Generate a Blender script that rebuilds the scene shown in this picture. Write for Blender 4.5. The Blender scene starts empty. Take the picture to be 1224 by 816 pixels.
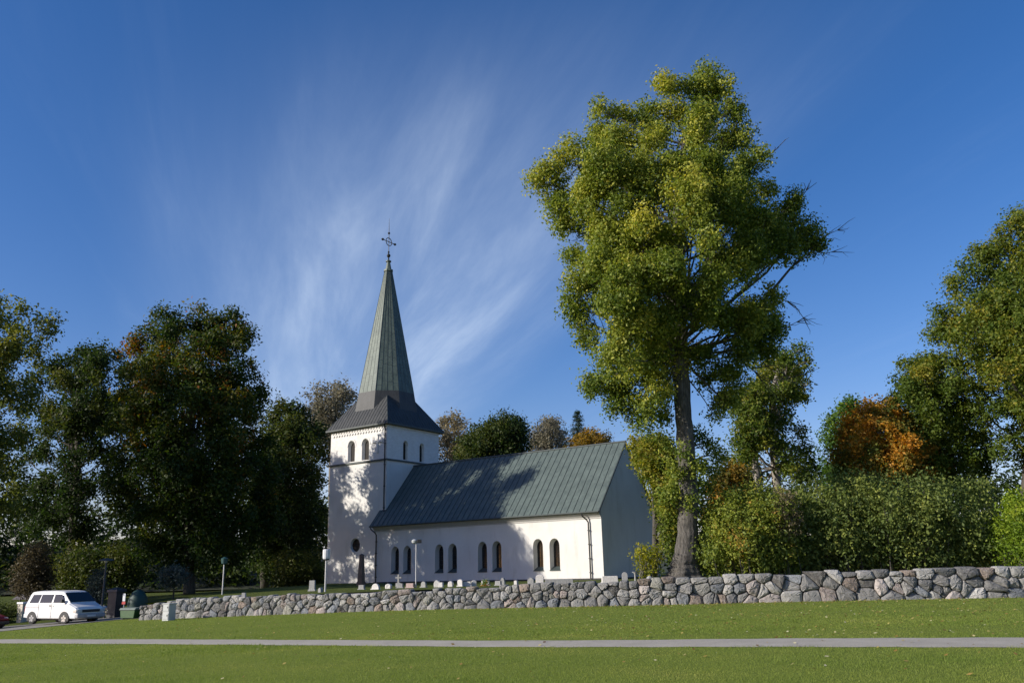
import bpy, math, random
import numpy as np
from mathutils import Vector, Matrix
from mathutils.geometry import tessellate_polygon

random.seed(7)
RNG = np.random.default_rng(7)
SC = bpy.context.scene
COL = SC.collection
rad = math.radians

# ------------------------------------------------------------------ camera
PITCH, ROLL, FPX = rad(15.335), rad(-1.365), 1002.0
EYE = np.array([0, 0, 1.65])
_c, _s = math.cos(ROLL), math.sin(ROLL)
EX = np.array([1.0, 0, 0])
FW = np.array([0, math.cos(PITCH), math.sin(PITCH)])
UP0 = np.array([0, -math.sin(PITCH), math.cos(PITCH)])
CR = _c * EX + _s * UP0
CU = -_s * EX + _c * UP0
cd = bpy.data.cameras.new('camera')
cd.sensor_width = 36.0
cd.lens = 36.0 * FPX / 1224.0
cd.clip_start, cd.clip_end = 0.1, 9000
cam = bpy.data.objects.new('camera', cd)
COL.objects.link(cam)
cam.matrix_world = Matrix(((CR[0], CU[0], -FW[0], EYE[0]), (CR[1], CU[1], -FW[1], EYE[1]),
                           (CR[2], CU[2], -FW[2], EYE[2]), (0, 0, 0, 1)))
SC.camera = cam

# ------------------------------------------------------------------ light
SUN_EL, SUN_AZ = rad(22.5), rad(-109)          # azimuth from +Y towards +X
SUND = Vector((math.sin(SUN_AZ) * math.cos(SUN_EL), math.cos(SUN_AZ) * math.cos(SUN_EL), math.sin(SUN_EL)))
sl = bpy.data.lights.new('sun', 'SUN')
sl.energy = 5.0
sl.angle = rad(0.53)
sl.color = (1.0, 0.93, 0.82)
sun = bpy.data.objects.new('sun', sl)
COL.objects.link(sun)
sun.rotation_euler = SUND.to_track_quat('Z', 'Y').to_euler()

W = bpy.data.worlds.new('World')
SC.world = W
W.use_nodes = True
nt = W.node_tree
nt.nodes.clear()
def wn(t, **k):
    n = nt.nodes.new(t)
    for a, b in k.items():
        setattr(n, a, b)
    return n
def wm(op, a, b=None, clamp=False):
    n = wn('ShaderNodeMath', operation=op, use_clamp=clamp)
    for i, v in enumerate((a, b)):
        if v is None: continue
        if isinstance(v, (int, float)): n.inputs[i].default_value = v
        else: nt.links.new(v, n.inputs[i])
    return n.outputs[0]
sky = wn('ShaderNodeTexSky', sky_type='NISHITA', sun_disc=False, sun_elevation=SUN_EL, sun_rotation=SUN_AZ,
         air_density=1.0, dust_density=0.55, ozone_density=2.4)
tc = wn('ShaderNodeTexCoord')
sp = wn('ShaderNodeSeparateXYZ')
nt.links.new(tc.outputs['Generated'], sp.inputs[0])
zc_ = wm('MAXIMUM', sp.outputs[2], 0.06)
cx_ = wm('DIVIDE', sp.outputs[0], zc_)
cy_ = wm('DIVIDE', sp.outputs[1], zc_)
xx_ = wm('ADD', cx_, wm('MULTIPLY', cy_, 0.27))
cmb = wn('ShaderNodeCombineXYZ')
nt.links.new(wm('MULTIPLY', xx_, 3.1), cmb.inputs[0])
nt.links.new(wm('MULTIPLY', cy_, 0.42), cmb.inputs[1])
n1 = wn('ShaderNodeTexNoise')
n1.inputs['Scale'].default_value = 1.0
n1.inputs['Detail'].default_value = 9
n1.inputs['Roughness'].default_value = 0.62
n1.inputs['Distortion'].default_value = 0.35
nt.links.new(cmb.outputs[0], n1.inputs['Vector'])
cmb2 = wn('ShaderNodeCombineXYZ')
nt.links.new(wm('MULTIPLY', xx_, 0.75), cmb2.inputs[0])
nt.links.new(wm('MULTIPLY', cy_, 0.28), cmb2.inputs[1])
n2 = wn('ShaderNodeTexNoise')
n2.inputs['Scale'].default_value = 1.0
n2.inputs['Detail'].default_value = 3
nt.links.new(cmb2.outputs[0], n2.inputs['Vector'])
def mr(v, a, b, c=0.0, d=1.0):
    n = wn('ShaderNodeMapRange', interpolation_type='SMOOTHSTEP')
    nt.links.new(v, n.inputs[0])
    for i, q in enumerate((a, b, c, d)): n.inputs[i + 1].default_value = q
    return n.outputs[0]
xm_ = wm('ADD', cx_, wm('MULTIPLY', cy_, 0.41))
band = wm('MULTIPLY', mr(xm_, -0.35, 0.55), mr(xx_, 0.62, 1.35, 1.0, 0.0))
band = wm('MULTIPLY', band, mr(cy_, 1.0, 2.4))
st = wm('MULTIPLY', mr(n1.outputs['Fac'], 0.30, 0.82), mr(n2.outputs['Fac'], 0.22, 0.66))
thin = wm('MULTIPLY', mr(n1.outputs['Fac'], 0.52, 0.95), 0.10)
veil = wm('MULTIPLY', band, 0.24)
mask = wm('ADD', wm('ADD', wm('MULTIPLY', st, wm('MULTIPLY', band, 0.78)), thin), veil, clamp=True)
hs = wn('ShaderNodeHueSaturation')
hs.inputs['Saturation'].default_value = 1.33
hs.inputs['Value'].default_value = 0.95
nt.links.new(sky.outputs[0], hs.inputs['Color'])
mix = wn('ShaderNodeMix', data_type='RGBA')
nt.links.new(wm('MULTIPLY', mask, 0.62), mix.inputs[0])
tint_ = wn('ShaderNodeMix', data_type='RGBA', blend_type='MULTIPLY')
tint_.inputs[0].default_value = 1.0
tint_.inputs[7].default_value = (1.14, 0.94, 1.13, 1)
nt.links.new(hs.outputs[0], tint_.inputs[6])
nt.links.new(tint_.outputs[2], mix.inputs[6])
mix.inputs[7].default_value = (5.9, 6.9, 8.3, 1)
bg = wn('ShaderNodeBackground')
bg.inputs['Strength'].default_value = 0.106
nt.links.new(mix.outputs[2], bg.inputs['Color'])
wo = wn('ShaderNodeOutputWorld')
nt.links.new(bg.outputs[0], wo.inputs['Surface'])

SC.view_settings.view_transform = 'Standard'
SC.view_settings.look = 'None'
SC.view_settings.exposure = 0.33
SC.view_settings.gamma = 1.0
SC.cycles.max_bounces = 6
SC.cycles.diffuse_bounces = 3
SC.cycles.transmission_bounces = 3
SC.cycles.transparent_max_bounces = 4

# ------------------------------------------------------------------ helpers: pixels to points at a real depth
def ray(px, py):
    d = FW * FPX + CR * (px - 612) - CU * (py - 408)
    return d / d[1]
def at(px, py, Y):
    return EYE + ray(px, py) * Y
def mpp(Y, px=612, py=500):                     # metres per photo pixel at depth Y
    return float((ray(px, py) @ FW) * Y / FPX)

# ------------------------------------------------------------------ materials
def newmat(name):
    m = bpy.data.materials.new(name)
    m.use_nodes = True
    n = m.node_tree
    return m, n, n.nodes['Principled BSDF']
def link(n, a, b): n.links.new(a, b)
def noise(n, scale, detail=5, rough=.6, vec=None, stretch=None):
    t = n.nodes.new('ShaderNodeTexNoise')
    t.inputs['Scale'].default_value = scale
    t.inputs['Detail'].default_value = detail
    t.inputs['Roughness'].default_value = rough
    if vec is None:
        vec = n.nodes.new('ShaderNodeTexCoord').outputs['Object']
    if stretch:
        mp = n.nodes.new('ShaderNodeMapping')
        mp.inputs['Scale'].default_value = stretch
        link(n, vec, mp.inputs[0]); vec = mp.outputs[0]
    link(n, vec, t.inputs['Vector'])
    return t
def ramp(n, fac, stops):
    r = n.nodes.new('ShaderNodeValToRGB')
    e = r.color_ramp.elements
    while len(e) < len(stops): e.new(0.5)
    for i, (p, c) in enumerate(stops):
        e[i].position = p
        e[i].color = (*c, 1) if len(c) == 3 else c
    link(n, fac, r.inputs[0])
    return r.outputs[0]
def mixc(n, fac, a, b, blend='MIX'):
    m = n.nodes.new('ShaderNodeMix'); m.data_type = 'RGBA'; m.blend_type = blend
    for i, v in ((0, fac), (6, a), (7, b)):
        if isinstance(v, (int, float)): m.inputs[i].default_value = v
        elif isinstance(v, tuple): m.inputs[i].default_value = (*v, 1)
        else: link(n, v, m.inputs[i])
    return m.outputs[2]
def bump(n, bsdf, h, strength=.3, dist=.02):
    b = n.nodes.new('ShaderNodeBump')
    b.inputs['Strength'].default_value = strength
    b.inputs['Distance'].default_value = dist
    link(n, h, b.inputs['Height'])
    link(n, b.outputs[0], bsdf.inputs['Normal'])
def simple(name, col, rough=.6, metal=0.0, var=.15, scale=6.0, bumpk=.15, stretch=None):
    m, n, b = newmat(name)
    t = noise(n, scale, stretch=stretch)
    lo = tuple(x * (1 - var) for x in col); hi = tuple(min(1, x * (1 + var)) for x in col)
    link(n, ramp(n, t.outputs['Fac'], [(.3, lo), (.7, hi)]), b.inputs['Base Color'])
    b.inputs['Roughness'].default_value = rough
    b.inputs['Metallic'].default_value = metal
    if bumpk: bump(n, b, t.outputs['Fac'], bumpk)
    return m

def plaster():
    m, n, b = newmat('white_plaster')
    big = noise(n, .35, 4, .6)
    c = ramp(n, big.outputs['Fac'], [(.3, (.62, .605, .575)), (.7, (.70, .688, .66))])
    st = noise(n, 1.1, 8, .7, stretch=(1, 1, .22))
    c = mixc(n, ramp(n, st.outputs['Fac'], [(.54, (0, 0, 0)), (.74, (.55, .55, .55))]), c, (.46, .43, .37))
    fine = noise(n, 22, 6, .7)
    lump = noise(n, 2.2, 4, .6)
    link(n, c, b.inputs['Base Color'])
    b.inputs['Roughness'].default_value = .92
    ad = n.nodes.new('ShaderNodeMath'); ad.operation = 'MULTIPLY_ADD'
    link(n, fine.outputs['Fac'], ad.inputs[0]); ad.inputs[1].default_value = .25
    link(n, lump.outputs['Fac'], ad.inputs[2])
    bump(n, b, ad.outputs[0], .4, .035)
    return m
def whitebrick():
    m, n, b = newmat('white_brick')
    tcv = n.nodes.new('ShaderNodeTexCoord').outputs['Object']
    sp = n.nodes.new('ShaderNodeSeparateXYZ'); link(n, tcv, sp.inputs[0])
    a = n.nodes.new('ShaderNodeMath'); link(n, sp.outputs[0], a.inputs[0]); link(n, sp.outputs[1], a.inputs[1])
    cb = n.nodes.new('ShaderNodeCombineXYZ'); link(n, a.outputs[0], cb.inputs[0]); link(n, sp.outputs[2], cb.inputs[1])
    br = n.nodes.new('ShaderNodeTexBrick')
    br.inputs['Scale'].default_value = 1.0
    br.inputs['Brick Width'].default_value = .34; br.inputs['Row Height'].default_value = .115
    br.inputs['Mortar Size'].default_value = .012
    br.inputs['Color1'].default_value = (.76, .745, .72, 1); br.inputs['Color2'].default_value = (.67, .655, .63, 1)
    br.inputs['Mortar'].default_value = (.6, .58, .55, 1)
    link(n, cb.outputs[0], br.inputs['Vector'])
    t = noise(n, 1.4, 6)
    link(n, mixc(n, ramp(n, t.outputs['Fac'], [(.5, (0, 0, 0)), (.75, (.4, .4, .4))]), br.outputs['Color'], (.56, .53, .48)), b.inputs['Base Color'])
    b.inputs['Roughness'].default_value = .9
    bump(n, b, br.outputs['Fac'], -.35, .02)
    return m
def copper(name, lo, hi, dark, lap=.0, rough=.55):
    m, n, b = newmat(name)
    t = noise(n, 1.2, 7, .65, stretch=(1.6, 1.6, .5))
    c = ramp(n, t.outputs['Fac'], [(.3, lo), (.68, hi)])
    s2 = noise(n, 5, 6, .7)
    c = mixc(n, ramp(n, s2.outputs['Fac'], [(.52, (0, 0, 0)), (.75, (.7, .7, .7))]), c, dark)
    link(n, c, b.inputs['Base Color'])
    b.inputs['Roughness'].default_value = rough
    b.inputs['Metallic'].default_value = .0
    b.inputs['Specular IOR Level'].default_value = .35
    bump(n, b, s2.outputs['Fac'], .2, .015)
    return m
def glassdark():
    m, n, b = newmat('dark_glass')
    b.inputs['Base Color'].default_value = (.012, .013, .015, 1)
    b.inputs['Roughness'].default_value = .12
    return m
def bark(name, c1, c2, sc=5.0):
    m, n, b = newmat(name)
    t = noise(n, sc, 8, .7, stretch=(1.6, 1.6, .28))
    t2 = noise(n, .8, 4)
    c = ramp(n, t.outputs['Fac'], [(.35, c1), (.66, c2)])
    c = mixc(n, ramp(n, t2.outputs['Fac'], [(.5, (0, 0, 0)), (.7, (.5, .5, .5))]), c, tuple(x * 1.25 for x in c2))
    link(n, c, b.inputs['Base Color'])
    b.inputs['Roughness'].default_value = .95
    bump(n, b, t.outputs['Fac'], .9, .06)
    return m
def leafmat(name, stops, trans=.34, rough=.55):
    m, n, b = newmat(name)
    a = n.nodes.new('ShaderNodeAttribute'); a.attribute_name = 'tint'
    c = ramp(n, a.outputs['Fac'], stops)
    link(n, c, b.inputs['Base Color'])
    b.inputs['Roughness'].default_value = rough
    b.inputs['Specular IOR Level'].default_value = .25
    tr = n.nodes.new('ShaderNodeBsdfTranslucent')
    hs = n.nodes.new('ShaderNodeHueSaturation'); hs.inputs['Value'].default_value = 1.35; hs.inputs['Saturation'].default_value = 1.1
    link(n, c, hs.inputs['Color']); link(n, hs.outputs[0], tr.inputs[0])
    mx = n.nodes.new('ShaderNodeMixShader'); mx.inputs[0].default_value = trans
    link(n, b.outputs[0], mx.inputs[1]); link(n, tr.outputs[0], mx.inputs[2])
    link(n, mx.outputs[0], n.nodes['Material Output'].inputs['Surface'])
    return m

M = {}
M['plaster'] = plaster()
M['brick'] = whitebrick()
M['roof'] = copper('verdigris_roof', (.065, .086, .080), (.108, .138, .126), (.042, .055, .053))
M['spire'] = copper('verdigris_spire', (.055, .08, .07), (.132, .168, .138), (.03, .036, .032))
M['skirt'] = copper('grey_sheet_metal', (.034, .036, .037), (.062, .064, .064), (.025, .024, .022), rough=.6)
M['seam'] = simple('dark_seam_metal', (.045, .058, .056), .6)
M['darkmetal'] = simple('black_metal', (.012, .013, .014), .5, bumpk=0)
M['cornice'] = simple('grey_cornice', (.42, .41, .39), .85, var=.08)
M['plinth'] = simple('dark_plinth', (.05, .05, .052), .9)
M['glass'] = glassdark()
M['louver'] = simple('brown_shutter', (.012, .009, .007), .8, stretch=(1, 1, 8))
M['stone_grey'] = simple('grey_gravestone', (.30, .30, .29), .85, var=.25, scale=14, bumpk=.3)
M['stone_light'] = simple('pale_gravestone', (.58, .56, .53), .85, var=.18, scale=12, bumpk=.3)
M['stone_pink'] = simple('pink_granite', (.45, .34, .31), .85, var=.2, scale=14, bumpk=.3)
M['stone_dark'] = simple('dark_granite', (.035, .036, .04), .5, var=.3, scale=14, bumpk=.2)
M['galv'] = simple('galvanised_pole', (.40, .41, .42), .45, .4, var=.12, bumpk=0)
M['lampgreen'] = simple('green_lamp_paint', (.02, .07, .07), .5, bumpk=0)
M['lampwhite'] = simple('white_lamp_glass', (.62, .63, .65), .4, bumpk=0)
M['lampgrey'] = simple('grey_lamp_paint', (.05, .06, .07), .5, bumpk=0)
M['vanwhite'] = simple('white_car_paint', (.74, .74, .74), .25, var=.03, bumpk=0)
M['vanplastic'] = simple('black_plastic', (.02, .02, .022), .6, bumpk=0)
M['bumper'] = simple('grey_bumper', (.33, .33, .34), .5, bumpk=0)
M['tyre'] = simple('tyre_rubber', (.02, .02, .02), .85)
M['rim'] = simple('silver_rim', (.62, .62, .63), .3, .6, bumpk=0)
M['lens'] = simple('clear_headlight', (.45, .5, .52), .15, bumpk=0)
M['redlens'] = simple('red_tail_lamp', (.35, .01, .01), .25, bumpk=0)
M['redpaint'] = simple('dark_red_paint', (.16, .008, .012), .3, bumpk=0)
M['greenplastic'] = simple('green_plastic', (.022, .075, .02), .5, bumpk=.05)
M['greyplastic'] = simple('grey_lid', (.14, .17, .15), .6, bumpk=.05)
M['cabinet'] = simple('grey_cabinet_paint', (.40, .42, .42), .5, var=.06, bumpk=.03)
M['cream'] = simple('cream_paint', (.55, .50, .42), .7, var=.1)
M['timber'] = simple('weathered_timber', (.28, .25, .2), .85, stretch=(1, 1, 6))
M['housewall'] = simple('brown_boards', (.09, .06, .05), .85, stretch=(6, 6, 1))
M['houseroof'] = simple('dark_tile_roof', (.085, .075, .078), .85, scale=9)
M['red'] = simple('red_sign_paint', (.4, .03, .03), .5, bumpk=0)
M['soil'] = simple('dark_soil', (.075, .07, .06), .95)
M['granite_post'] = simple('granite_post_grey', (.36, .36, .35), .85, var=.25, scale=20, bumpk=.35)
M['flower'] = simple('orange_flowers', (.45, .13, .02), .7, var=.4, scale=20)

M['bark_ash'] = bark('ash_bark', (.022, .020, .017), (.135, .125, .11), 9)
M['bark_dark'] = bark('dark_bark', (.03, .027, .022), (.10, .09, .075), 5)
M['bark_pale'] = bark('pale_bark', (.16, .14, .12), (.34, .31, .27), 5)
M['twig'] = bark('grey_twig', (.09, .08, .07), (.22, .20, .17), 6)

LEAF = {
 'ash':   [(0, (.040, .068, .012)), (.35, (.10, .138, .022)), (.65, (.185, .208, .034)), (.85, (.28, .28, .045)), (1, (.36, .32, .055))],
 'maple': [(0, (.018, .036, .008)), (.45, (.038, .062, .010)), (.78, (.095, .10, .014)), (.93, (.16, .12, .016)), (1, (.24, .09, .014))],
 'dark':  [(0, (.020, .038, .009)), (.5, (.040, .062, .012)), (1, (.095, .100, .018))],
 'willow':[(0, (.045, .065, .015)), (.5, (.095, .115, .022)), (1, (.19, .18, .03))],
 'right': [(0, (.045, .075, .012)), (.45, (.085, .115, .016)), (.8, (.16, .16, .02)), (1, (.23, .19, .03))],
 'green': [(0, (.032, .068, .010)), (.5, (.062, .11, .016)), (1, (.12, .16, .02))],
 'orange':[(0, (.055, .075, .014)), (.3, (.13, .105, .018)), (.6, (.27, .135, .020)), (1, (.40, .19, .022))],
 'rust':  [(0, (.05, .055, .012)), (.5, (.15, .10, .016)), (1, (.28, .15, .02))],
 'birch': [(0, (.14, .12, .07)), (.5, (.24, .20, .11)), (1, (.34, .28, .14))],
 'grey':  [(0, (.09, .085, .06)), (.5, (.16, .15, .10)), (1, (.23, .20, .13))],
 'spruce':[(0, (.012, .028, .016)), (.5, (.022, .045, .026)), (1, (.04, .07, .038))],
 'hedge': [(0, (.040, .060, .016)), (.4, (.082, .105, .026)), (.8, (.155, .175, .04)), (1, (.24, .235, .05))],
 'hedge2':[(0, (.045, .065, .014)), (.4, (.10, .13, .022)), (.8, (.18, .19, .03)), (1, (.24, .15, .035))],
 'bright':[(0, (.07, .12, .012)), (.5, (.135, .20, .018)), (1, (.26, .30, .03))],
 'yellow':[(0, (.06, .085, .010)), (.5, (.15, .17, .014)), (1, (.34, .30, .022))],
 'brown': [(0, (.06, .05, .03)), (.5, (.12, .10, .055)), (1, (.18, .15, .08))],
 'bluish':[(0, (.07, .10, .08)), (.5, (.14, .18, .15)), (1, (.24, .28, .24))],
}
GAIN = {'maple': 1.15, 'dark': 1.1, 'willow': 1.3, 'spruce': 1.2, 'ash': 1.42, 'right': 1.4, 'green': 1.6, 'orange': 1.75, 'hedge': 1.95, 'hedge2': 1.75, 'bright': 1.35, 'rust': 1.4, 'brown': .75, 'bluish': .6, 'birch': 1.0, 'yellow': 1.3}
ML = {k: leafmat('leaves_' + k, [(p, tuple(min(.8, q * GAIN.get(k, 1.2)) for q in c)) for p, c in v], .40) for k, v in LEAF.items()}

# ------------------------------------------------------------------ object helpers
def tag(o, label=None, cat=None, group=None, kind=None):
    if label: o['label'] = label
    if cat: o['category'] = cat
    if group: o['group'] = group
    if kind: o['kind'] = kind
    return o
def thing(name, loc, label, cat, group=None, rz=0.0):
    o = bpy.data.objects.new(name, None)
    o.empty_display_size = .3
    COL.objects.link(o)
    o.location = tuple(float(v) for v in loc)
    o.rotation_euler = (0, 0, rz)
    return tag(o, label, cat, group)
class MB:
    def __init__(s): s.v = []; s.f = []; s.m = []
    def add(s, vs, fs, mi=0):
        k = len(s.v)
        s.v += [tuple(float(c) for c in p) for p in vs]
        s.f += [tuple(k + i for i in f) for f in fs]
        s.m += [mi] * len(fs)
    def box(s, x0, x1, y0, y1, z0, z1, mi=0, taper=0.0):
        t = taper
        vs = [(x0, y0, z0), (x1, y0, z0), (x1, y1, z0), (x0, y1, z0),
              (x0 + t, y0 + t, z1), (x1 - t, y0 + t, z1), (x1 - t, y1 - t, z1), (x0 + t, y1 - t, z1)]
        s.add(vs, [(3, 2, 1, 0), (4, 5, 6, 7), (0, 1, 5, 4), (1, 2, 6, 5), (2, 3, 7, 6), (3, 0, 4, 7)], mi)
    def tube(s, pts, rs, n=8, mi=0, cap=True, jit=0.0, rng=None):
        pts = [Vector(p) for p in pts]
        k0 = len(s.v); prev = None
        for i, p in enumerate(pts):
            d = (pts[min(i + 1, len(pts) - 1)] - pts[max(i - 1, 0)])
            if d.length < 1e-9: d = Vector((0, 0, 1))
            d.normalize()
            if prev is None:
                a = Vector((1, 0, 0)) if abs(d.x) < .8 else Vector((0, 1, 0))
                u = (a - d * a.dot(d)).normalized()
            else:
                u = (prev - d * prev.dot(d))
                u = u.normalized() if u.length > 1e-6 else d.orthogonal().normalized()
            prev = u; w = d.cross(u)
            for j in range(n):
                an = 2 * math.pi * j / n
                r = rs[i] * (1 + (rng.uniform(-jit, jit) if jit else 0))
                q = p + u * (math.cos(an) * r) + w * (math.sin(an) * r)
                s.v.append((q.x, q.y, q.z))
        for i in range(len(pts) - 1):
            for j in range(n):
                a = k0 + i * n + j; b = k0 + i * n + (j + 1) % n
                s.f.append((a, b, b + n, a + n)); s.m.append(mi)
        if cap:
            s.f.append(tuple(k0 + j for j in range(n))[::-1]); s.m.append(mi)
            s.f.append(tuple(k0 + (len(pts) - 1) * n + j for j in range(n))); s.m.append(mi)
    def lathe(s, prof, n=16, c=(0, 0, 0), mi=0):
        k = len(s.v)
        for r, z in prof:
            for j in range(n):
                a = 2 * math.pi * j / n
                s.v.append((c[0] + r * math.cos(a), c[1] + r * math.sin(a), c[2] + z))
        for i in range(len(prof) - 1):
            for j in range(n):
                a = k + i * n + j; b = k + i * n + (j + 1) % n
                s.f.append((a, b, b + n, a + n)); s.m.append(mi)
        s.f.append(tuple(k + j for j in range(n))[::-1]); s.m.append(mi)
        s.f.append(tuple(k + (len(prof) - 1) * n + j for j in range(n))); s.m.append(mi)
    def prism(s, poly, axis_fn, d0, d1, mi=0):   # poly of 2-D points, axis_fn(a,b,d)->3-D
        n = len(poly)
        vs = [axis_fn(a, b, d0) for a, b in poly] + [axis_fn(a, b, d1) for a, b in poly]
        fs = [tuple(range(n))[::-1], tuple(range(n, 2 * n))] + [(i, (i + 1) % n, n + (i + 1) % n, n + i) for i in range(n)]
        s.add(vs, fs, mi)
    def build(s, name, mats, parent=None, smooth=False, bevel=0.0):
        me = bpy.data.meshes.new(name)
        me.from_pydata(s.v, [], s.f)
        mats = mats if isinstance(mats, (list, tuple)) else [mats]
        for m in mats: me.materials.append(m)
        if len(mats) > 1: me.polygons.foreach_set('material_index', s.m)
        if smooth: me.polygons.foreach_set('use_smooth', [True] * len(s.f))
        me.update()
        o = bpy.data.objects.new(name, me)
        COL.objects.link(o)
        if parent: o.parent = parent
        if bevel:
            b = o.modifiers.new('bevel', 'BEVEL'); b.width = bevel; b.segments = 2; b.limit_method = 'ANGLE'
        return o
def npmesh(name, V, F, mat, parent=None, attrs=None, smooth=False):
    V = np.ascontiguousarray(V, np.float32); F = np.ascontiguousarray(F, np.int32)
    me = bpy.data.meshes.new(name)
    k = F.shape[1]
    me.vertices.add(len(V)); me.vertices.foreach_set('co', V.ravel())
    me.loops.add(F.size); me.loops.foreach_set('vertex_index', F.ravel())
    me.polygons.add(len(F)); me.polygons.foreach_set('loop_start', np.arange(len(F), dtype=np.int32) * k)
    me.update(calc_edges=True)
    for an, val in (attrs or {}).items():
        a = me.attributes.new(an, 'FLOAT', 'POINT'); a.data.foreach_set('value', np.ascontiguousarray(val, np.float32))
    if smooth: me.polygons.foreach_set('use_smooth', np.ones(len(F), bool))
    me.materials.append(mat)
    o = bpy.data.objects.new(name, me)
    COL.objects.link(o)
    if parent: o.parent = parent
    return o

# ------------------------------------------------------------------ terrain
CTRL = [(1224, 714, 35), (1090, 715, 35.2), (924, 719, 36), (860, 721, 36.4), (760, 725, 37), (640, 726, 38), (540, 727, 39), (440, 729, 40.3),
        (390, 732, 41), (300, 737, 43), (210, 739.5, 45), (165, 739, 46), (1224, 767, 17.7), (924, 767, 18.8), (612, 769.5, 21),
        (300, 767, 26), (0, 766, 32), (41, 747.5, 51.5), (0, 754, 47.5), (110, 743, 49.5)]
_P = np.array([at(*c) for c in CTRL] + [(0, 0, 0.0), (8, 2, .05), (-8, 2, -.1), (0, 10, -.03)])
_A = lambda x, y: np.stack([np.ones_like(x), x, y, x * x, x * y, y * y], -1)
_co = np.linalg.lstsq(_A(_P[:, 0], _P[:, 1]), _P[:, 2], rcond=None)[0]
def hf(x, y):
    x = np.clip(np.asarray(x, float), -42, 34); y = np.clip(np.asarray(y, float), -6, 55)
    z = _A(x, y) @ _co
    if _RES is not None:
        d2 = (x[..., None] - _P[:, 0]) ** 2 + (y[..., None] - _P[:, 1]) ** 2
        w = np.exp(-d2 / (2 * 5.0 ** 2)); z = z + (w * _RES).sum(-1) / (w.sum(-1) + .04)
    return z
_RES = None
_RES = _P[:, 2] - hf(_P[:, 0], _P[:, 1])
print('ground fit residual', np.round(hf(_P[:, 0], _P[:, 1]) - _P[:, 2], 2))
def hit(px, py, y0=3.0, y1=80.0):
    d = ray(px, py); a, b = y0, y1
    for _ in range(60):
        m = (a + b) / 2; P = EYE + d * m
        if P[2] > float(hf(P[0], P[1])): a = m
        else: b = m
    P = EYE + d * (a + b) / 2
    P[2] = float(hf(P[0], P[1]))
    return P
# the wall's foot in plan, left to right
WB = [at(px, py, Y) for px, py, Y in CTRL[:12]][::-1]
e = WB[-1] - WB[-2]
WB = WB + [WB[-1] + e * 1.5, WB[-1] + e * 4.0]
WBX = np.array([p[0] for p in WB]); WBY = np.array([p[1] for p in WB])
XL = WBX[0]
def wally(x):
    x = np.asarray(x, float)
    y = np.interp(x, WBX, WBY)
    return y + np.clip((XL - x) / 2.0, 0, 1) * 9.0
def sstep(t):
    t = np.clip(t, 0, 1); return t * t * (3 - 2 * t)
def hc(x, y):
    x = np.asarray(x, float); y = np.asarray(y, float)
    w = wally(x); f0 = hf(x, w)
    up = np.where(x < XL, np.clip(1 - (XL - x) / 3.0, 0, 1), 1.0)
    start = f0 - .06 + up * .92
    base = .885 - np.clip((-19 - x) / 21.0, 0, 1) * .8
    return start + (base - start) * sstep((y - w) / 20.0)

def grid_sheet(name, xs, ys, zf, mat):
    X, Y = np.meshgrid(xs, ys)
    V = np.stack([X, Y, zf(X, Y)], -1).reshape(-1, 3)
    n = len(xs); i, j = np.meshgrid(np.arange(n - 1), np.arange(len(ys) - 1))
    a = (j * n + i).ravel()
    return npmesh(name, V, np.stack([a, a + 1, a + n + 1, a + n], -1), mat, smooth=True)
def grassmat(name, c1, c2, c3):
    m, n, b = newmat(name)
    t = noise(n, .5, 6, .65, stretch=(.6, 1.4, 1)); t2 = noise(n, 9, 7, .75); t3 = noise(n, 70, 3, .7)
    c = ramp(n, t.outputs['Fac'], [(.3, c1), (.55, c2), (.75, c3)])
    c = mixc(n, .55, c, ramp(n, t2.outputs['Fac'], [(.3, tuple(x * .55 for x in c1)), (.7, tuple(x * 1.25 for x in c3))]))
    c = mixc(n, .35, c, ramp(n, t3.outputs['Fac'], [(.3, tuple(x * .4 for x in c1)), (.7, tuple(x * 1.4 for x in c3))]))
    link(n, c, b.inputs['Base Color']); b.inputs['Roughness'].default_value = .9
    b.inputs['Specular IOR Level'].default_value = .1
    bump(n, b, t3.outputs['Fac'], .8, .05)
    return m
GR = grassmat('lawn_grass', (.115, .175, .026), (.165, .225, .034), (.21, .25, .046))
GR2 = grassmat('churchyard_grass', (.06, .09, .015), (.085, .115, .02), (.11, .125, .03))
xs = np.concatenate([[-3000, -900, -300, -120, -80], np.arange(-60, 61, 1.0), [80, 120, 300, 900, 3000]])
ys = np.concatenate([[-900, -200, -60, -30, -15], np.arange(-8, 71, 1.0), [90, 140, 300, 900, 4500]])
lawn = tag(grid_sheet('lawn', xs, ys, lambda X, Y: hf(X, Y), GR), 'sunlit mown lawn sloping up to the stone wall', 'lawn', kind='structure')
# churchyard ground, a little higher behind the wall
cxs = np.concatenate([[-500, -200, -120], np.arange(-80, 61, 1.0), [90, 160, 500]])
tt = np.concatenate([np.linspace(0, 30, 31), [40, 55, 75, 110, 200, 500]])
Xc, Tc = np.meshgrid(cxs, tt)
Yc = wally(Xc) + .45 + Tc
Zc = hc(Xc, Yc)
n_ = len(cxs); i_, j_ = np.meshgrid(np.arange(n_ - 1), np.arange(len(tt) - 1)); a_ = (j_ * n_ + i_).ravel()
tag(npmesh('churchyard_ground', np.stack([Xc, Yc, Zc], -1).reshape(-1, 3), np.stack([a_, a_ + 1, a_ + n_ + 1, a_ + n_], -1), GR2, smooth=True),
    'grass ground of the churchyard behind the wall', 'ground', kind='structure')

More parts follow.
